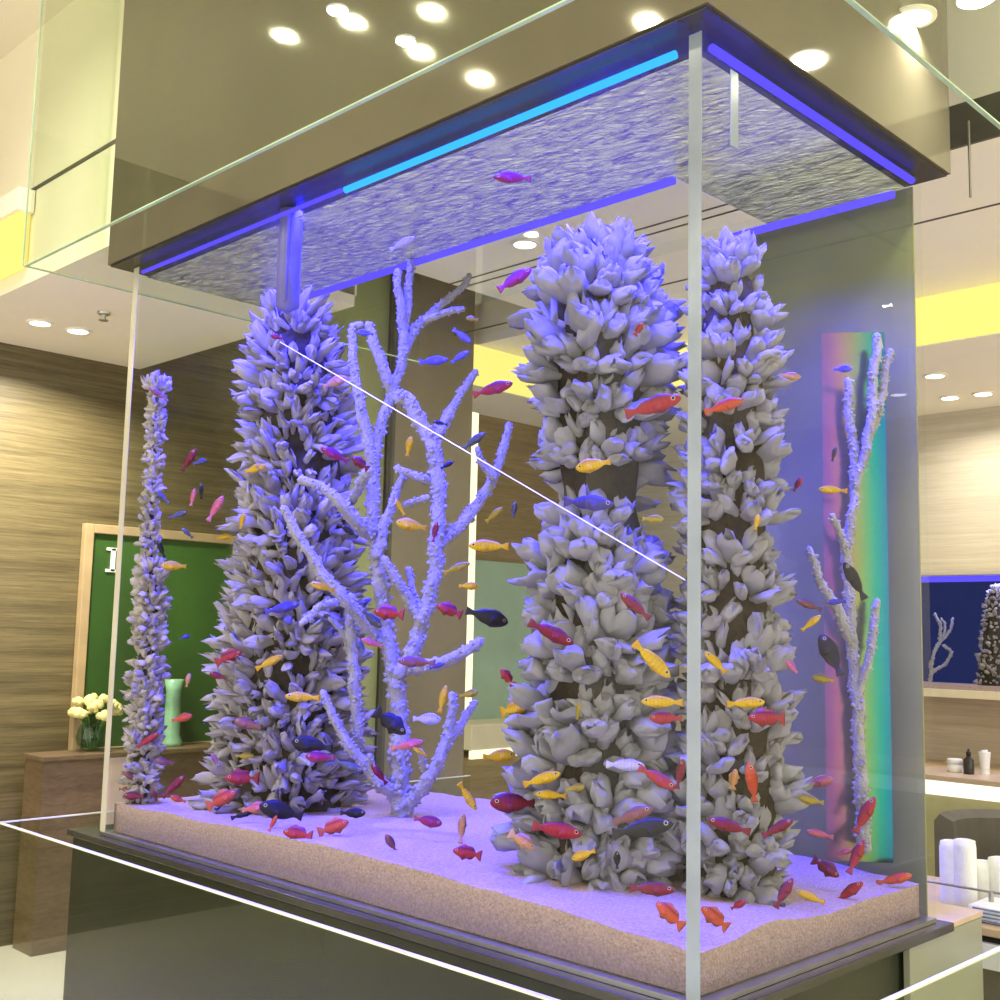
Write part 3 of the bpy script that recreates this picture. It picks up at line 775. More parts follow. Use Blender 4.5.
def column(name, label, prof, meshes, step, per, seed, cat='coral column', size=1.0, lift=0.75, gap=None):
    """prof: (z, x, y, core radius) from the sand up. Clumps sit all around the core, leaning outward and up."""
    rnd = random.Random(seed)
    z0, z1 = prof[0][0], prof[-1][0]
    cx, cy = prof[0][1], prof[0][2]
    root = empty(name, (cx, cy, z0), label, cat, None)
    root['kind'] = 'thing'
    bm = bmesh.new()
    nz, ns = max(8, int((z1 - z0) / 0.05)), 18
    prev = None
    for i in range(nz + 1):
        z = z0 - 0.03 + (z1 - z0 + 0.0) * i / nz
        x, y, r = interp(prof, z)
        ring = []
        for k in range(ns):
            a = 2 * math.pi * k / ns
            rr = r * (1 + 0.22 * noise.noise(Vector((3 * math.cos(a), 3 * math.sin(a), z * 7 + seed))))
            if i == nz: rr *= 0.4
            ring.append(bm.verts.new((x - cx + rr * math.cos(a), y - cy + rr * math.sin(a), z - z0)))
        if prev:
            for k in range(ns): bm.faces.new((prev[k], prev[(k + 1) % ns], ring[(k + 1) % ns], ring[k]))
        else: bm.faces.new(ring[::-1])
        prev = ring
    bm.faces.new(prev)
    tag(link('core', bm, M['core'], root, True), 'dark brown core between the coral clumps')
    todo = []
    z = z0 + 0.02; row = 0
    while z < z1 - 0.015:
        x, y, r = interp(prof, z)
        skip = gap and gap[0] < z < gap[1]
        cnt = max(4, round(per * r / prof[0][3] + 0.3))
        for k in range(cnt):
            a = 2 * math.pi * (k + 0.5 * (row % 2)) / cnt + rnd.uniform(-0.25, 0.25)
            if rnd.random() < 0.05 or (skip and rnd.random() < 0.6): continue
            up = lift + rnd.uniform(-0.4, 0.45)
            if z < z0 + 0.08: up = rnd.uniform(0.15, 0.5)
            d = Vector((math.cos(a), math.sin(a), up)).normalized()
            me = rnd.choice(meshes)
            q = d.to_track_quat('Z', 'Y') @ Matrix.Rotation(rnd.uniform(0, 6.28), 3, 'Z').to_quaternion()
            sz = size * rnd.uniform(0.82, 1.2) * (0.5 + 0.5 * min(1.0, r / prof[0][3] * 1.25))
            loc = Vector((x - cx + r * 0.86 * math.cos(a), y - cy + r * 0.86 * math.sin(a), z - z0 + rnd.uniform(-0.03, 0.03)))
            todo.append((me, loc, q, sz))
        z += step; row += 1
    x, y, r = interp(prof, z1)
    for k in range(3):
        a = 2.1 * k
        todo.append((meshes[k], Vector((x - cx + 0.4 * r * math.cos(a), y - cy + 0.4 * r * math.sin(a), z1 - z0 - 0.03)), Vector((0.4 * math.cos(a), 0.4 * math.sin(a), 1)).to_track_quat('Z', 'Y'), size))
    o0 = Vector((cx, cy, z0)); axis0 = Vector((cx, cy, 0))
    vd = Vector((CAMLOC.x - cx, CAMLOC.y - cy, 0)).normalized()
    todo.sort(key=lambda t: -(t[1].x * vd.x + t[1].y * vd.y))
    rest = bmesh.new()
    for i, (me, loc, q, sz) in enumerate(todo):
        if i < 100:
            o = bpy.data.objects.new('coral_clump', me); o.parent = root
            o.location = loc; o.rotation_mode = 'QUATERNION'; o.rotation_quaternion = q; o.scale = (sz,) * 3
            C.objects.link(o)
        else:
            k = len(rest.verts)
            rest.from_mesh(me); rest.verts.ensure_lookup_table()
            mt = Matrix.LocRotScale(loc, q, Vector((sz,) * 3))
            for v in rest.verts[k:]: v.co = mt @ v.co
    if len(todo) > 100:
        tag(link('coral_clump_mass', rest, meshes[0].materials[0], root, True), kind='stuff')
    else: rest.free()
    return root

column('coral_tower', 'thick white coral column left of the near glass corner, gapped at half height',
       [(1.0, .405, .60, .165), (1.35, .40, .60, .140), (1.75, .40, .60, .125), (1.96, .40, .60, .085), (2.05, .40, .60, .105), (2.3, .385, .60, .125), (2.52, .385, .60, .115), (2.63, .385, .60, .07)],
       FAT, 0.098, 10, 3, size=1.42, gap=(1.88, 2.02))
column('coral_tower', 'ruffled white coral column at the left, behind the branching coral',
       [(1.0, .42, 2.0, .205), (1.4, .425, 2.0, .190), (1.8, .43, 1.99, .165), (2.2, .42, 2.0, .14), (2.55, .40, 2.02, .125), (2.74, .39, 2.03, .07)],
       RUF, 0.095, 13, 7, size=1.35)
column('coral_tower', 'added coral column standing for the refracted middle column right of the near corner',  # extra column built for the refracted second image of the middle column
       [(1.0, .545, .285, .110), (1.5, .545, .285, .088), (2.0, .545, .285, .080), (2.4, .54, .285, .072), (2.60, .54, .285, .045)],
       FAT, 0.088, 8, 11, size=1.02, lift=1.1)
column('coral_tower', 'narrow added coral column standing for a mirrored column at the tank left end',  # extra column built for the left column mirrored in the end pane
       [(0.99, .094, 2.388, .032), (1.5, .092, 2.39, .030), (1.78, .092, 2.392, .028), (1.84, .080, 2.405, .012), (2.5, .078, 2.408, .008)],
       FINE, 0.055, 6, 17, size=1.15)

# ------------------------------------------------------------------ branching corals
def branch_coral(name, label, base, paths, seed, depth_jit=0.03):
    """paths: [(points in photo pixels, (r0, r1) in px, depth offset m)] laid on an upright plane facing across the tank at the coral's foot."""
    rnd = random.Random(seed)
    root = empty(name, base, label, 'coral')
    nrm = Vector((FW.x, FW.y, 0)).normalized()
    dist = (base - CAMLOC).dot(FW)
    def pt(x, y, off):
        d = px(x, y); t = ((base - CAMLOC).dot(nrm) + off) / d.dot(nrm)
        return CAMLOC + d * t - base
    for bi, (pts, (r0, r1), off) in enumerate(paths):
        bm = bmesh.new()
        ctrl = [pt(x, y, off * min(1.0, i / 1.5)) for i, (x, y) in enumerate(pts)]
        P, R = [], []
        for i in range(len(ctrl) - 1):
            n = max(2, int((ctrl[i + 1] - ctrl[i]).length / 0.011))
            for k in range(n):
                P.append(ctrl[i].lerp(ctrl[i + 1], k / n))
        P.append(ctrl[-1])
        for _ in range(4):
            P = [P[0]] + [(P[i - 1] + P[i] * 2 + P[i + 1]) / 4 for i in range(1, len(P) - 1)] + [P[-1]]
        m = len(P)
        P = [p + Vector((noise.noise(p * 14), noise.noise(p * 14 + Vector((5, 5, 5))), 0)) * 0.008 for p in P]
        sc = dist / FPX
        R = [(r0 + (r1 - r0) * i / (m - 1)) * sc * 0.86 for i in range(m)]
        tube(bm, P, R, 9, 0.16, rnd)
        for i in range(1, m - 1):
            for _ in range(5):
                d = Vector((rnd.uniform(-1, 1), rnd.uniform(-1, 1), rnd.uniform(-0.6, 1))).normalized()
                r = R[i]; s = rnd.uniform(0.28, 0.52) * max(r, 0.014)
                c = P[i] + d * r * 0.92
                mt = Matrix.Translation(c) @ d.to_track_quat('Z', 'Y').to_matrix().to_4x4() @ Matrix.Diagonal((s * 0.8, s * 0.8, s * 1.35, 1))
                bmesh.ops.create_icosphere(bm, subdivisions=1, radius=1.0, matrix=mt)
        link('trunk' if bi == 0 else 'branch', bm, M['branch'], root, True)
    return root
tb = at(401, 818, 'z', 1.0)
branch_coral('branching_coral', 'tall bumpy white branching coral between the left and middle coral columns', tb, [
    ([(402, 830), (400, 780), (399, 740), (399, 700), (392, 660), (385, 616), (380, 580), (373, 530), (372, 490), (376, 440), (390, 400), (401, 365), (406, 320), (410, 280), (411, 245)], (12, 4), 0.0),
    ([(373, 470), (365, 430), (357, 390), (352, 350), (353, 325), (362, 325)], (7, 4.5), -0.04),
    ([(394, 398), (385, 368), (375, 345), (367, 324)], (7, 5), -0.05),
    ([(404, 345), (402, 310), (399, 290), (397, 270)], (6, 4), -0.04),
    ([(402, 352), (416, 328), (430, 315), (446, 300), (466, 285), (470, 275)], (7, 3.5), 0.05),
    ([(425, 320), (448, 312), (463, 309)], (5, 3.5), -0.04),
    ([(392, 395), (408, 400), (424, 428), (434, 446), (440, 490), (437, 540), (434, 580), (428, 605), (421, 622)], (9, 8), -0.02),
    ([(436, 436), (452, 408), (467, 385), (476, 371)], (7, 4), 0.05),
    ([(434, 482), (417, 477), (400, 470), (395, 468)], (6, 3.5), -0.05),
    ([(404, 474), (398, 490), (388, 516), (376, 556)], (4.5, 7), -0.03),
    ([(404, 506), (420, 500), (428, 497)], (4.5, 3.5), -0.04),
    ([(437, 548), (468, 517), (488, 490), (503, 455), (507, 424)], (8, 4.5), 0.04),
    ([(494, 478), (480, 462), (476, 448)], (6, 3.5), -0.04),
    ([(421, 620), (404, 592), (390, 570), (384, 558)], (7, 5), -0.05),
    ([(421, 616), (411, 590), (408, 568)], (5.5, 3.5), 0.05),
    ([(421, 620), (416, 645), (404, 668), (396, 676)], (9, 8), -0.02),
    ([(398, 672), (420, 666), (442, 664), (460, 655), (480, 641)], (8, 6), -0.04),
    ([(405, 806), (420, 790), (433, 772), (446, 740), (452, 715), (453, 694)], (9, 5), -0.03),
    ([(448, 742), (462, 725), (475, 702)], (6, 4), 0.05),
    ([(428, 776), (423, 762), (419, 750)], (5, 3.5), -0.05),
    ([(398, 798), (380, 782), (354, 752), (332, 716), (324, 692)], (8, 4.5), -0.06),
    ([(358, 748), (354, 690), (351, 640), (349, 596)], (6.5, 6), -0.05),
    ([(350, 652), (342, 632), (330, 618)], (5, 3), -0.06),
    ([(380, 640), (355, 612), (340, 595), (314, 564), (292, 525), (282, 508)], (8, 5), -0.16),
    ([(372, 535), (355, 522), (336, 498), (316, 484), (300, 480)], (9, 5), -0.15),
    ([(345, 600), (322, 606), (300, 624)], (6, 3.5), -0.18),
    ([(352, 500), (362, 480), (372, 470)], (5, 6), -0.10),
    ([(381, 790), (372, 768), (369, 755)], (5, 3), -0.10),
], 21)
t2 = at(872, 800, 'x', 0.93); t2.z = 1.0
branch_coral('branching_coral', 'slender added branching coral standing for the refracted tall one at the right end', t2, [  # extra coral built for the refracted second image of the tall one
    ([(864, 850), (862, 800), (858, 720), (853, 640), (848, 560), (853, 510), (856, 470), (851, 430), (847, 380)], (8, 5), 0.0),
    ([(855, 490), (866, 450), (874, 400), (877, 335)], (6, 5), -0.03),
    ([(868, 440), (882, 400), (890, 350)], (5, 4), -0.03),
    ([(853, 640), (834, 605), (818, 575), (808, 548)], (7, 4), -0.05),
    ([(851, 560), (838, 530), (832, 515)], (5, 3.5), -0.04),
    ([(857, 700), (870, 650), (878, 600)], (6, 4), -0.04),
], 33)

# small corals inside the wall aquarium
WCY = at(992, 640, 'x', WX - 0.16).y
wcol = [(za + 0.03, WX - 0.16, WCY, .085), (za + 0.3, WX - 0.16, WCY - .02, .07), (zb_ - 0.05, WX - 0.16, WCY - .04, .045)]
column('coral_tower', 'knobbly white coral column inside the dark blue wall aquarium', wcol, FINE, 0.062, 7, 23, size=1.0)
wbp = at(934, 684, 'x', WX - 0.2)
branch_coral('branching_coral', 'little white branching coral inside the dark blue wall aquarium', wbp, [
    ([(930, 690), (932, 660), (937, 645), (945, 638), (951, 628), (954, 618)], (2.2, 1.2), 0.0),
    ([(940, 642), (940, 625), (935, 613)], (1.6, 1.0), 0.0),
    ([(943, 638), (945, 626), (941, 618)], (1.4, 0.9), 0.0),
    ([(932, 672), (946, 664), (952, 652), (943, 645)], (2.0, 1.4), 0.0),
], 41)

# thin solid line put in for the slanting reflection across the tank
a, b = at(280, 342, 'x', 0.06), at(685, 580, 'x', 0.045)
bm = bmesh.new(); tube(bm, [a, b], [0.0015, 0.0015], 6)
tag(link('reflection_line', bm, M['line']), 'thin solid line for the pale reflection slanting across the tank to the near corner', 'line')
p0 = at(291, 222, 'z', 2.862); p1 = at(291, 306, 'x', p0.x)  # pipe added for the violet reflection above the left column
pp = empty('reflection_pipe', (p0.x, p0.y, p1.z), 'added violet pipe standing for a reflection above the top of the left coral column', 'pipe')
bm = bmesh.new(); tube(bm, [(0, 0, 0), (0, 0, 2.897 - p1.z)], [0.036, 0.036], 20); link('pipe_body', bm, M['violet_tint'], pp, True)
bm = bmesh.new(); tube(bm, [(-0.028, -0.026, 0.01), (-0.028, -0.026, 2.89 - p1.z)], [0.006, 0.006], 8); link('seam', bm, M['violet_tint'], pp, True)
# pale label strip on the near corner glass
q0, q1 = at(733, 66, 'y', -0.001), at(742, 152, 'y', -0.001)
bm = bmesh.new(); box(bm, (q0.x - 0.012, -0.003, q1.z), (q0.x + 0.018, -0.001, q0.z - 0.012))
tag(link('sensor_strip', bm, M['edge']), 'pale grey strip stuck on the glass at the top near corner', 'strip')

#FISH#
# ------------------------------------------------------------------ fish
def fish_mesh(name, H, dors, anal, wid, bend, mat, fan=0.13):
    """One fish as one continuous skin, 1 long, nose at +X: body, dorsal and belly fins, fan tail, side fins."""
    st = [(0.500, .015, .012, 0, 0), (0.470, .34, .40, 0, 0), (0.420, .58, .72, 0, 0), (0.340, .82, .95, 0, 0), (0.240, .97, 1.0, .55, .1), (0.120, 1.0, .95, 1.05, 1.0),
          (0.000, .93, .82, .72, .25), (-0.110, .74, .62, 1.0, .8), (-0.200, .50, .42, 1.1, .95), (-0.265, .36, .28, .5, .4), (-0.310, .32, .18, 0, 0)]
    bm = bmesh.new()
    prev = None; rings = []
    def ring(x, h, w, d, a, skew=0.0):
        yb = bend * (0.25 - x) ** 2 * (1 if x < 0.25 else 0)
        pts = [(0, h + d)]
        for t in (22, 55, 90, 125, 158):
            pts.append((w * math.sin(math.radians(t)), h * math.cos(math.radians(t))))
        pts.append((0, -h - a))
        for t in (158, 125, 90, 55, 22):
            pts.append((-w * math.sin(math.radians(t)), h * math.cos(math.radians(t))))
        return [bm.verts.new((x - skew * abs(z), yb + y, z)) for y, z in pts]
    rows = [ring(x, H * h, wid * w, dors * d, anal * a) for x, h, w, d, a in st]
    rows += [ring(-0.37, fan * 0.62, 0.010, 0, 0, 0.05), ring(-0.43, fan * 0.88, 0.008, 0, 0, 0.12), ring(-0.475, fan * 1.0, 0.005, 0, 0, 0.2)]
    for a, b in zip(rows, rows[1:]):
        n = len(a)
        for k in range(n): bm.faces.new((a[k], a[(k + 1) % n], b[(k + 1) % n], b[k]))
    bm.faces.new(rows[0][::-1]); bm.faces.new(rows[-1])
    bmesh.ops.recalc_face_normals(bm, faces=bm.faces)
    bm.faces.ensure_lookup_table()
    for s in (1, -1):
        best = None
        for f in bm.faces:
            c = f.calc_center_median()
            if c.y * s > 0 and len(f.verts) == 4:
                d = (c - Vector((0.17, s * wid * 0.85, -H * 0.35))).length
                if best is None or d < best[0]: best = (d, f)
        r = bmesh.ops.extrude_discrete_faces(bm, faces=[best[1]])
        nf = r['faces'][0]; c = nf.calc_center_median()
        for v in nf.verts:
            v.co = c + Vector(((v.co.x - c.x) * 0.35, (v.co.y - c.y) * 0.4, (v.co.z - c.z) * 1.25)) + Vector((-0.12, s * 0.05, -0.035))
    me = bpy.data.meshes.new(name); bm.to_mesh(me); bm.free()
    for p in me.polygons: p.use_smooth = True
    me.materials.append(mat)
    return me

FC = {
    'red': ((0.30, 0.020, 0.026), (0.10, 0.007, 0.018), (0.27, 0.035, 0.035)),
    'crimson': ((0.16, 0.010, 0.026), (0.05, 0.005, 0.018), (0.15, 0.02, 0.03)),
    'orange': ((0.44, 0.062, 0.024), (0.22, 0.018, 0.016), (0.42, 0.09, 0.04)),
    'magenta': ((0.23, 0.013, 0.075), (0.065, 0.005, 0.035), (0.28, 0.05, 0.08)),
    'pink': ((0.46, 0.11, 0.12), (0.30, 0.05, 0.07), (0.44, 0.15, 0.13)),
    'yellow': ((0.52, 0.33, 0.010), (0.36, 0.20, 0.008), (0.50, 0.27, 0.012)),
    'olive': ((0.30, 0.23, 0.02), (0.14, 0.11, 0.02), (0.34, 0.24, 0.03)),
    'tan': ((0.42, 0.21, 0.08), (0.27, 0.11, 0.05), (0.42, 0.23, 0.12)),
    'black': ((0.011, 0.010, 0.011), (0.004, 0.004, 0.005), (0.018, 0.015, 0.016)),
    'indigo': ((0.045, 0.035, 0.20), (0.02, 0.018, 0.10), (0.07, 0.05, 0.24)),
    'blue': ((0.09, 0.08, 0.52), (0.04, 0.04, 0.28), (0.12, 0.10, 0.5)),
    'slate': ((0.06, 0.065, 0.075), (0.025, 0.028, 0.035), (0.08, 0.08, 0.09)),
    'brown': ((0.20, 0.07, 0.06), (0.09, 0.03, 0.035), (0.18, 0.08, 0.09)),
    'lilac': ((0.36, 0.33, 0.62), (0.24, 0.22, 0.46), (0.4, 0.38, 0.62)),
}
FM = {k: fish_mat('fish_skin_' + k, *v) for k, v in FC.items()}
SH = {'s': (0.125, 0.035, 0.03, 0.062, 0.10), 'd': (0.165, 0.115, 0.10, 0.075, 0.20), 'o': (0.18, 0.03, 0.03, 0.08, 0.10)}
FMESH = {}
def fish_of(color, shape, v):
    k = (color, shape, v)
    if k not in FMESH:
        H, d, a, w, fan = SH[shape]
        FMESH[k] = fish_mesh('fish', H, d, a, w, (0.0, 0.35, -0.35)[v], FM[color], fan)
    return FMESH[k]

CAT = {'red': 'red', 'crimson': 'dark red', 'orange': 'orange red', 'magenta': 'magenta', 'pink': 'pink', 'yellow': 'yellow', 'olive': 'olive', 'tan': 'tan', 'black': 'black', 'indigo': 'dark blue', 'blue': 'blue', 'slate': 'grey', 'brown': 'brown', 'lilac': 'lilac'}
# photo x, y, length in px, heading (0 right, 90 up, 180 left), colour, shape, depth plane, label
FISH = [  # some fish right of the corner are extras for refracted second images
 (158,394,19,150,'brown','s','x.04','brown red fish alone against the wood near the tank left end'),
 (189,460,26,62,'crimson','s','x.10','slim dark red fish rising steeply at the top of the green backdrop'),
 (200,462,14,20,'slate','o','x.12','small grey fish beside the steeply rising dark red fish'),
 (255,469,22,20,'yellow','o','x.20','yellow fish high on the left edge of the left coral column'),
 (162,497,20,140,'slate','s','x.09','grey fish slanting down right, uppermost of the grey fish near the left end'),
 (193,497,17,80,'pink','s','x.10','tiny upright pink fish near the left end'),
 (201,491,15,95,'black','s','x.11','tiny upright black fish beside the tiny pink fish'),
 (178,515,18,22,'slate','s','x.10','blue grey fish tilted up right in front of the green backdrop'),
 (187,533,14,140,'slate','s','x.10','tiny grey fish below the blue grey tilted fish near the left end'),
 (161,549,18,115,'black','s','x.09','thin black fish pointing steeply up beside the narrow left column'),
 (174,566,24,180,'yellow','o','x.09','plump yellow fish alone between the narrow and the left columns'),
 (216,508,28,62,'pink','s','x.16','pale red fish rising along the left side of the left coral column'),
 (242,521,15,80,'yellow','o','x.10','small upright yellow fish amid the upper left coral column'),
 (224,537,15,10,'yellow','o','x.18','small yellow fish on the left rim of the left column below the upright one'),
 (185,637,10,20,'indigo','o','x.10','tiny dark blue fish alone above the slim green vase'),
 (229,657,27,25,'red','d','x.16','red fish with raised fins on the left edge of the left column'),
 (218,676,17,160,'crimson','o','x.15','small dark red fish just under the red fish with raised fins at the left column'),
 (270,662,28,28,'yellow','s','x.20','yellow fish tilted up right in the middle of the left column'),
 (188,680,13,80,'tan','o','x.11','tiny upright tan fish above the orange fish by the green vase'),
 (182,718,20,15,'orange','o','x.11','orange fish in front of the slim green vase'),
 (148,740,24,35,'red','s','x.07','red fish tilted up right across the narrow left column'),
 (248,724,28,165,'brown','o','x.18','brown red fish low on the left coral column'),
 (215,760,16,120,'brown','s','x.09','small brown fish diving along the left edge of the left column foot'),
 (165,762,18,170,'brown','o','x.10','small dark brown fish over the sand at the slim green vase'),
 (242,778,32,178,'red','d','x.18','bright red fish with spread fins in front of the left column foot'),
 (134,796,20,175,'crimson','o','x.04','dark red oval fish on the sand in the far left corner'),
 (174,786,28,45,'crimson','s','x.08','dark red fish nosing upward over the sand near the left end'),
 (178,799,16,160,'orange','o','x.06','small orange fish under the upward nosing dark red fish'),
 (126,789,13,0,'brown','o','x.05','tiny brown fish tight in the left end corner above the sand'),
 (132,777,22,150,'brown','s','x.04','brown fish standing for a reflection above the dark red oval fish, left corner'),  # extra fish built for a grey-brown reflection
 (155,795,12,110,'crimson','s','x.05','tiny thin dark red fish upright on the sand near the left end'),
 (222,799,30,28,'orange','d','x.10','orange red fish with flared tail on the sand left of the black fish'),
 (255,808,26,10,'pink','o','x.07','pink fish in front of the big black fish at the left column foot'),
 (281,811,44,165,'black','o','x.11','big black fish on the sand before the left column'),
 (243,814,24,20,'black','s','x.10','smaller black fish behind the pink fish at the left column foot'),
 (273,823,16,65,'orange','s','x.06','small orange fish upright under the big black fish on the sand'),
 (245,756,18,0,'olive','o','x.19','olive fish among the lower clumps of the left column'),
 (277,337,13,170,'red','o','x.19','tiny round red fish near the top of the left coral column'),
 (365,333,16,175,'blue','o','x.30','small blue fish between two upper twigs of the branching coral'),
 (433,361,29,8,'blue','s','x.35','blue fish level in front of the taupe pilaster, longest of the blue fish'),
 (335,382,26,25,'tan','o','x.25','tan and yellow fish under the pale line at the upper left column'),
 (335,455,32,155,'magenta','s','x.20','magenta fish slanting across the right side of the left column'),
 (360,463,20,145,'crimson','d','x.25','dark red fish touching the tail of the magenta fish at the left column'),
 (409,446,19,80,'yellow','o','x.45','pale yellow fish upright in the upper fork of the branching coral'),
 (400,507,18,120,'yellow','s','x.40','yellow fish head up just above the plump yellow fish in the branching coral'),
 (411,525,30,170,'yellow','o','x.40','plump yellow fish between the two stems of the branching coral'),
 (435,532,20,80,'crimson','s','x.35','dark red fish upright on the right stem of the branching coral'),
 (349,531,20,145,'black','s','x.22','black fish in a gap at the right edge of the left column'),
 (323,587,26,165,'yellow','s','x.20','yellow fish on the left column where the coral branches cross'),
 (282,608,34,15,'indigo','s','x.18','dark blue fish with tail low amid the left coral column'),
 (372,619,24,320,'slate','o','x.28','grey fish heading down right beside the branching coral trunk'),
 (389,613,30,175,'red','d','x.30','red fish with raised back fin on the branching coral trunk'),
 (361,648,19,115,'slate','o','x.28','grey fish head up left of the branching coral trunk'),
 (372,643,23,160,'pink','s','x.26','slim pink fish next to the head up grey fish at the trunk'),
 (416,662,36,178,'brown','s','x.35','long brown fish under the lower fork of the branching coral'),
 (437,666,16,20,'indigo','s','x.34','small dark blue fish at the nose of the long brown fish'),
 (302,697,33,178,'yellow','s','x.18','level yellow fish low on the right half of the left column'),
 (427,719,28,0,'lilac','o','x.45','pale lilac fish right of the lower branching coral trunk'),
 (391,723,36,325,'black','d','x.26','black fish diving right in front of the branching coral trunk'),
 (408,745,32,12,'pink','s','x.28','pink fish just below the diving black fish'),
 (420,752,16,150,'yellow','s','x.27','small yellow fish under the pink fish by the trunk'),
 (312,745,40,170,'black','o','x.20','large black fish above the bright pink fish on the left column'),
 (320,757,28,178,'magenta','o','x.16','bright pink magenta fish under the large black fish'),
 (348,766,32,340,'slate','s','x.22','dark grey fish heading down right at the left column foot'),
 (379,774,24,130,'crimson','s','x.30','dark red fish at the foot of the branching coral'),
 (353,813,24,0,'black','o','x.20','black fish on the sand between left column and branching coral'),
 (334,827,30,20,'orange','d','x.14','orange red fish on the sand below the small black fish'),
 (298,834,30,170,'red','d','x.05','red fish nosing left on the sand close to the front glass'),
 (391,843,20,125,'brown','o','x.14','brown oval fish head up on the open sand before the branching coral'),
 (428,821,28,350,'magenta','o','x.30','purple red fish on the sand right of the branching coral foot'),
 (514,280,42,33,'magenta','s','x.15','magenta fish rising right against the white ceiling'),
 (472,319,12,170,'olive','d','x.45','tiny olive fish at the edge of the taupe pilaster'),
 (462,336,22,325,'blue','s','x.40','blue fish heading down right at the pilaster edge, uppermost there'),
 (460,357,20,35,'blue','s','x.38','blue fish tilted up right just under the other at the pilaster edge'),
 (493,389,40,18,'magenta','s','x.15','magenta fish under the yellow cove left of the middle column'),
 (440,423,14,170,'black','s','x.40','tiny black fish on the right stem of the branching coral'),
 (474,441,27,38,'slate','s','x.30','slate fish tilted up right before the bright strip light'),
 (447,465,16,30,'black','s','x.38','small black fish tilted up in the right fork of the branching coral'),
 (593,465,34,192,'yellow','o','x.12','plump yellow fish in the middle of the upper middle column'),
 (494,515,23,42,'olive','s','x.40','olive fish tilted up right on the brown panel'),
 (514,510,15,82,'slate','o','x.42','small grey fish upright right of the olive fish'),
 (489,546,40,180,'yellow','s','x.28','long yellow fish crossing the strip light, level'),
 (457,568,27,22,'olive','s','x.35','brownish yellow fish tilted up right beside the strip light'),
 (469,586,19,0,'yellow','o','x.33','small yellow fish on the strip light under the brownish one'),
 (588,503,50,357,'indigo','s','x.11','long indigo fish at the gap of the middle column'),
 (449,610,26,160,'red','d','x.45','red fish behind the fork left of the black striped fish'),
 (488,617,42,345,'black','o','x.25','black fish with thin tail before the aqua panel'),
 (551,633,48,335,'crimson','s','x.12','large dark red fish on the left half of the lower middle column'),
 (507,677,20,130,'red','d','x.25','small red fish with fins spread at the left edge of the middle column'),
 (469,694,19,15,'olive','o','x.38','olive fish on the lower end of the strip light'),
 (443,699,28,78,'yellow','s','x.45','thin yellow fish nearly upright right of the lower trunk'),
 (515,709,30,15,'yellow','d','x.25','orange yellow fish above the cream counter by the middle column'),
 (499,756,32,5,'yellow','o','x.25','yellow fish level under the cream counter edge'),
 (542,779,38,18,'yellow','s','x.15','yellow fish tilted up right, upper of a pair by the middle column'),
 (551,795,30,177,'yellow','s','x.17','yellow fish facing left, lower of a pair by the middle column'),
 (575,788,20,10,'olive','o','x.19','olive fish behind the yellow pair at the middle column'),
 (468,797,30,305,'yellow','s','x.38','slim yellow fish diving right over the sand'),
 (514,803,48,180,'crimson','o','x.15','large dark red fish heading left near the middle column foot'),
 (556,830,52,352,'red','s','x.12','long red fish heading right across the middle column foot'),
 (462,828,28,85,'tan','s','x.32','tan fish standing upright on the sand'),
 (467,853,28,170,'red','d','x.12','red fish with raised fins on the open sand mid tank'),
 (583,855,24,200,'yellow','o','x.14','small plump yellow fish at the middle column foot'),
 (522,841,28,330,'tan','d','x.10','tan orange fish on the left foot of the middle column'),
 (617,860,17,92,'black','o','x.12','small black oval fish upright at the middle column foot'),
 (643,829,60,12,'black','s','x.07','largest black fish, low beside the near glass corner'),
 (632,816,44,22,'brown','s','x.12','brown fish right behind the largest black fish'),
 (652,889,44,0,'crimson','s','x.08','dark red fish on the sand under the largest black fish'),
 (669,914,33,140,'orange','d','x.04','orange red fish on the sand just left of the near corner'),
 (715,918,33,145,'orange','d','y.05','refracted twin of the orange red fish, just right of the near corner'),  # extra fish for the second image of the corner fish
 (653,406,58,17,'red','s','x.06','longest red fish high at the right edge of the middle column'),
 (724,406,40,17,'orange','s','y.06','refracted twin of the longest red fish, high right of the near corner'),  # extra fish for the red one refracted through the right face
 (653,519,20,0,'olive','o','x.14','olive fish in the gap of the middle column near the corner'),
 (639,329,14,60,'red','d','x.13','tiny red fish in a hole near the top of the middle column'),
 (635,606,38,140,'crimson','s','x.08','dark red fish slanting down right on the lower middle column'),
 (652,660,48,317,'yellow','s','x.07','yellow fish with orange tail diving right near the corner'),
 (662,702,40,180,'yellow','s','x.06','level yellow fish above the red one left of the corner'),
 (666,718,32,180,'red','o','x.08','red fish tucked under the level yellow fish left of the corner'),
 (625,765,38,0,'lilac','s','x.10','purple grey fish on the lower middle column'),
 (657,778,42,332,'red','s','x.07','red fish sloping down right low by the corner'),
 (680,774,30,78,'crimson','s','x.05','dark red fish upright against the left side of the corner edge'),
 (578,711,17,85,'olive','s','x.17','thin olive fish upright in a hollow of the middle column'),
 (790,376,20,350,'tan','o','y.07','tan and dark fish at the right edge of the corner column top'),
 (843,369,18,0,'blue','o','y.35','small blue fish atop the slender coral at the right end'),
 (834,454,15,75,'slate','s','y.35','tiny grey fish upright before the olive panel'),
 (832,490,27,175,'yellow','s','y.30','yellow fish level before the olive panel, alone'),
 (798,484,16,60,'magenta','o','y.20','small magenta fish at the right edge of the corner column'),
 (757,522,16,80,'yellow','o','y.10','small yellow fish in a hollow of the corner column'),
 (854,580,40,118,'black','s','y.05','slim black fish head up left, upper of two black fish at the right end'),
 (831,655,44,115,'black','o','y.05','deep black fish head up, lower of two black fish at the right end'),
 (811,623,24,40,'yellow','s','y.14','yellow fish above the deep black fish at the right end'),
 (836,602,20,185,'indigo','s','y.10','dark blue fish behind the slim black fish'),
 (809,605,26,160,'brown','s','y.22','thin brown fish over the yellow fish at the right end'),
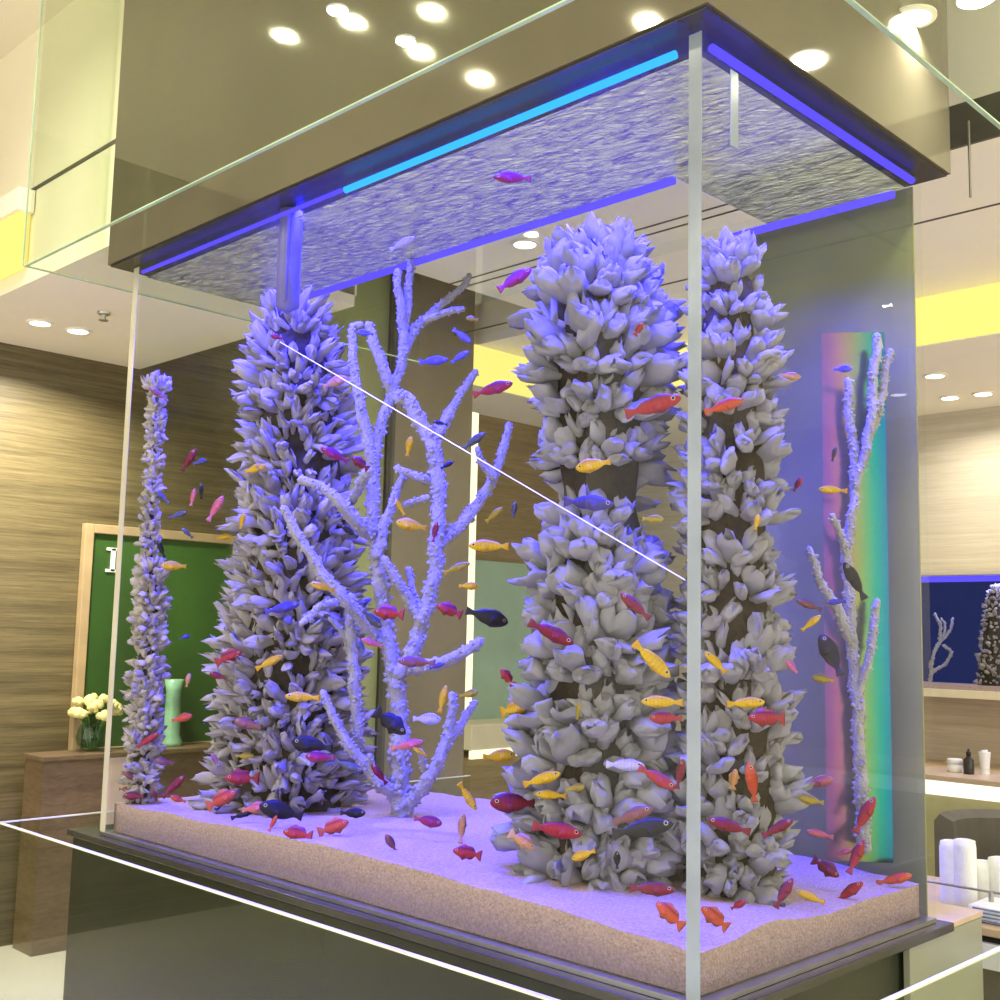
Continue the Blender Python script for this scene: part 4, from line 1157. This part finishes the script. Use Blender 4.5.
 (716,663,30,135,'yellow','s','y.05','yellow fish slanting down right just right of the corner edge'),
 (792,667,18,130,'pink','o','y.12','small pink fish at the right rim of the corner column'),
 (823,679,22,170,'olive','o','y.25','olive fish beside the deep black fish'),
 (746,703,36,5,'yellow','s','y.06','level yellow fish low on the corner column'),
 (767,718,36,180,'red','d','y.06','red fish just under the level yellow fish on the corner column'),
 (734,779,20,80,'tan','d','y.07','tan orange fish facing out low on the corner column'),
 (752,783,40,98,'orange','s','y.07','orange red fish upright low on the corner column'),
 (729,826,42,167,'crimson','s','y.05','dark red fish sloping down right at the corner column foot'),
 (778,828,33,30,'crimson','s','y.06','dark red fish tilted up right at the corner column foot'),
 (819,782,28,18,'pink','o','y.25','pink fish above the olive one right of the corner column'),
 (811,800,24,170,'olive','o','y.10','olive fish low right of the corner column'),
 (819,834,26,170,'pink','s','y.25','faint pink fish over the sand at the right end'),
 (826,868,28,330,'crimson','d','y.14','dark red fish with blackish back on the sand right of the corner column'),
 (865,815,40,62,'red','s','y.12','red fish climbing steeply at the right end, upper of two'),
 (856,857,36,66,'red','s','y.12','red fish climbing steeply at the right end, lower of two'),
 (844,852,16,20,'pink','o','y.20','tiny pink fish behind the lower climbing red fish'),
 (849,892,34,38,'red','s','y.06','red fish tilted up right on the sand at the right end'),
 (895,879,34,18,'orange','s','y.05','orange red fish nearest the right glass edge on the sand'),
 (811,897,30,160,'yellow','s','y.06','yellow fish heading left on the sand right of the corner'),
 (784,893,34,60,'crimson','s','y.06','dark red fish nosing up beside the yellow fish on the sand'),
 (738,905,18,30,'red','o','y.09','small red fish on the sand under the corner column'),
 (513,171,38,178,'magenta','s','x.20','added purple red fish standing for a reflection in the water surface mid tank'),  # extra fish built for a reflection in the water surface
 (403,224,26,30,'lilac','s','x.35','pale lilac fish just under the water surface above the branching coral'),
]
rnd = random.Random(9)
seen_labels = set()
for i, (x, y, ln, ang, colr, shp, plane, lab) in enumerate(FISH):
    assert lab not in seen_labels, lab
    seen_labels.add(lab)
    p = at(x, y, plane[0], float(plane[1:]))
    if p.y > L - 0.09: p = at(x, y, 'y', L - 0.09)
    if p.x > W - 0.22: p = at(x, y, 'x', W - 0.22)
    if p.y < 0.05: p = at(x, y, 'y', 0.05)
    if p.x < 0.045: p = at(x, y, 'x', 0.045)
    g = sand_h(p.x, p.y) + 0.012
    if p.z < g:  # rests on the sand: slide forward along the sight line until it does
        d = px(x, y); p = CAMLOC + d * ((g - CAMLOC.z) / d.z)
    p.z = min(p.z, zw - 0.03)
    if not (0.03 < p.x < W - 0.03 and 0.03 < p.y < L - 0.03): print('fish outside', x, y, tuple(p))
    view = (p - CAMLOC).normalized()
    dist = (p - CAMLOC).dot(FW)
    r = view.cross(Vector((0, 0, 1))).normalized(); u = r.cross(view).normalized()
    a = math.radians(ang)
    turn = rnd.uniform(-0.30, 0.30)
    fx = (r * math.cos(a) + u * math.sin(a))
    fz = (u * math.cos(a) - r * math.sin(a))
    if math.cos(a) < 0: fz = -fz
    fx = (fx + view * turn).normalized()
    fz = (fz - fx * fz.dot(fx)).normalized(); fy = fz.cross(fx)
    s = ln * dist / FPX * 1.04
    o = bpy.data.objects.new('fish', fish_of(colr, shp, rnd.randrange(3)))
    o.matrix_world = Matrix(((fx.x * s, fy.x * s, fz.x * s, p.x), (fx.y * s, fy.y * s, fz.y * s, p.y), (fx.z * s, fy.z * s, fz.z * s, p.z), (0, 0, 0, 1)))
    C.objects.link(o)
    tag(o, lab, 'fish', 'fish in the big aquarium')
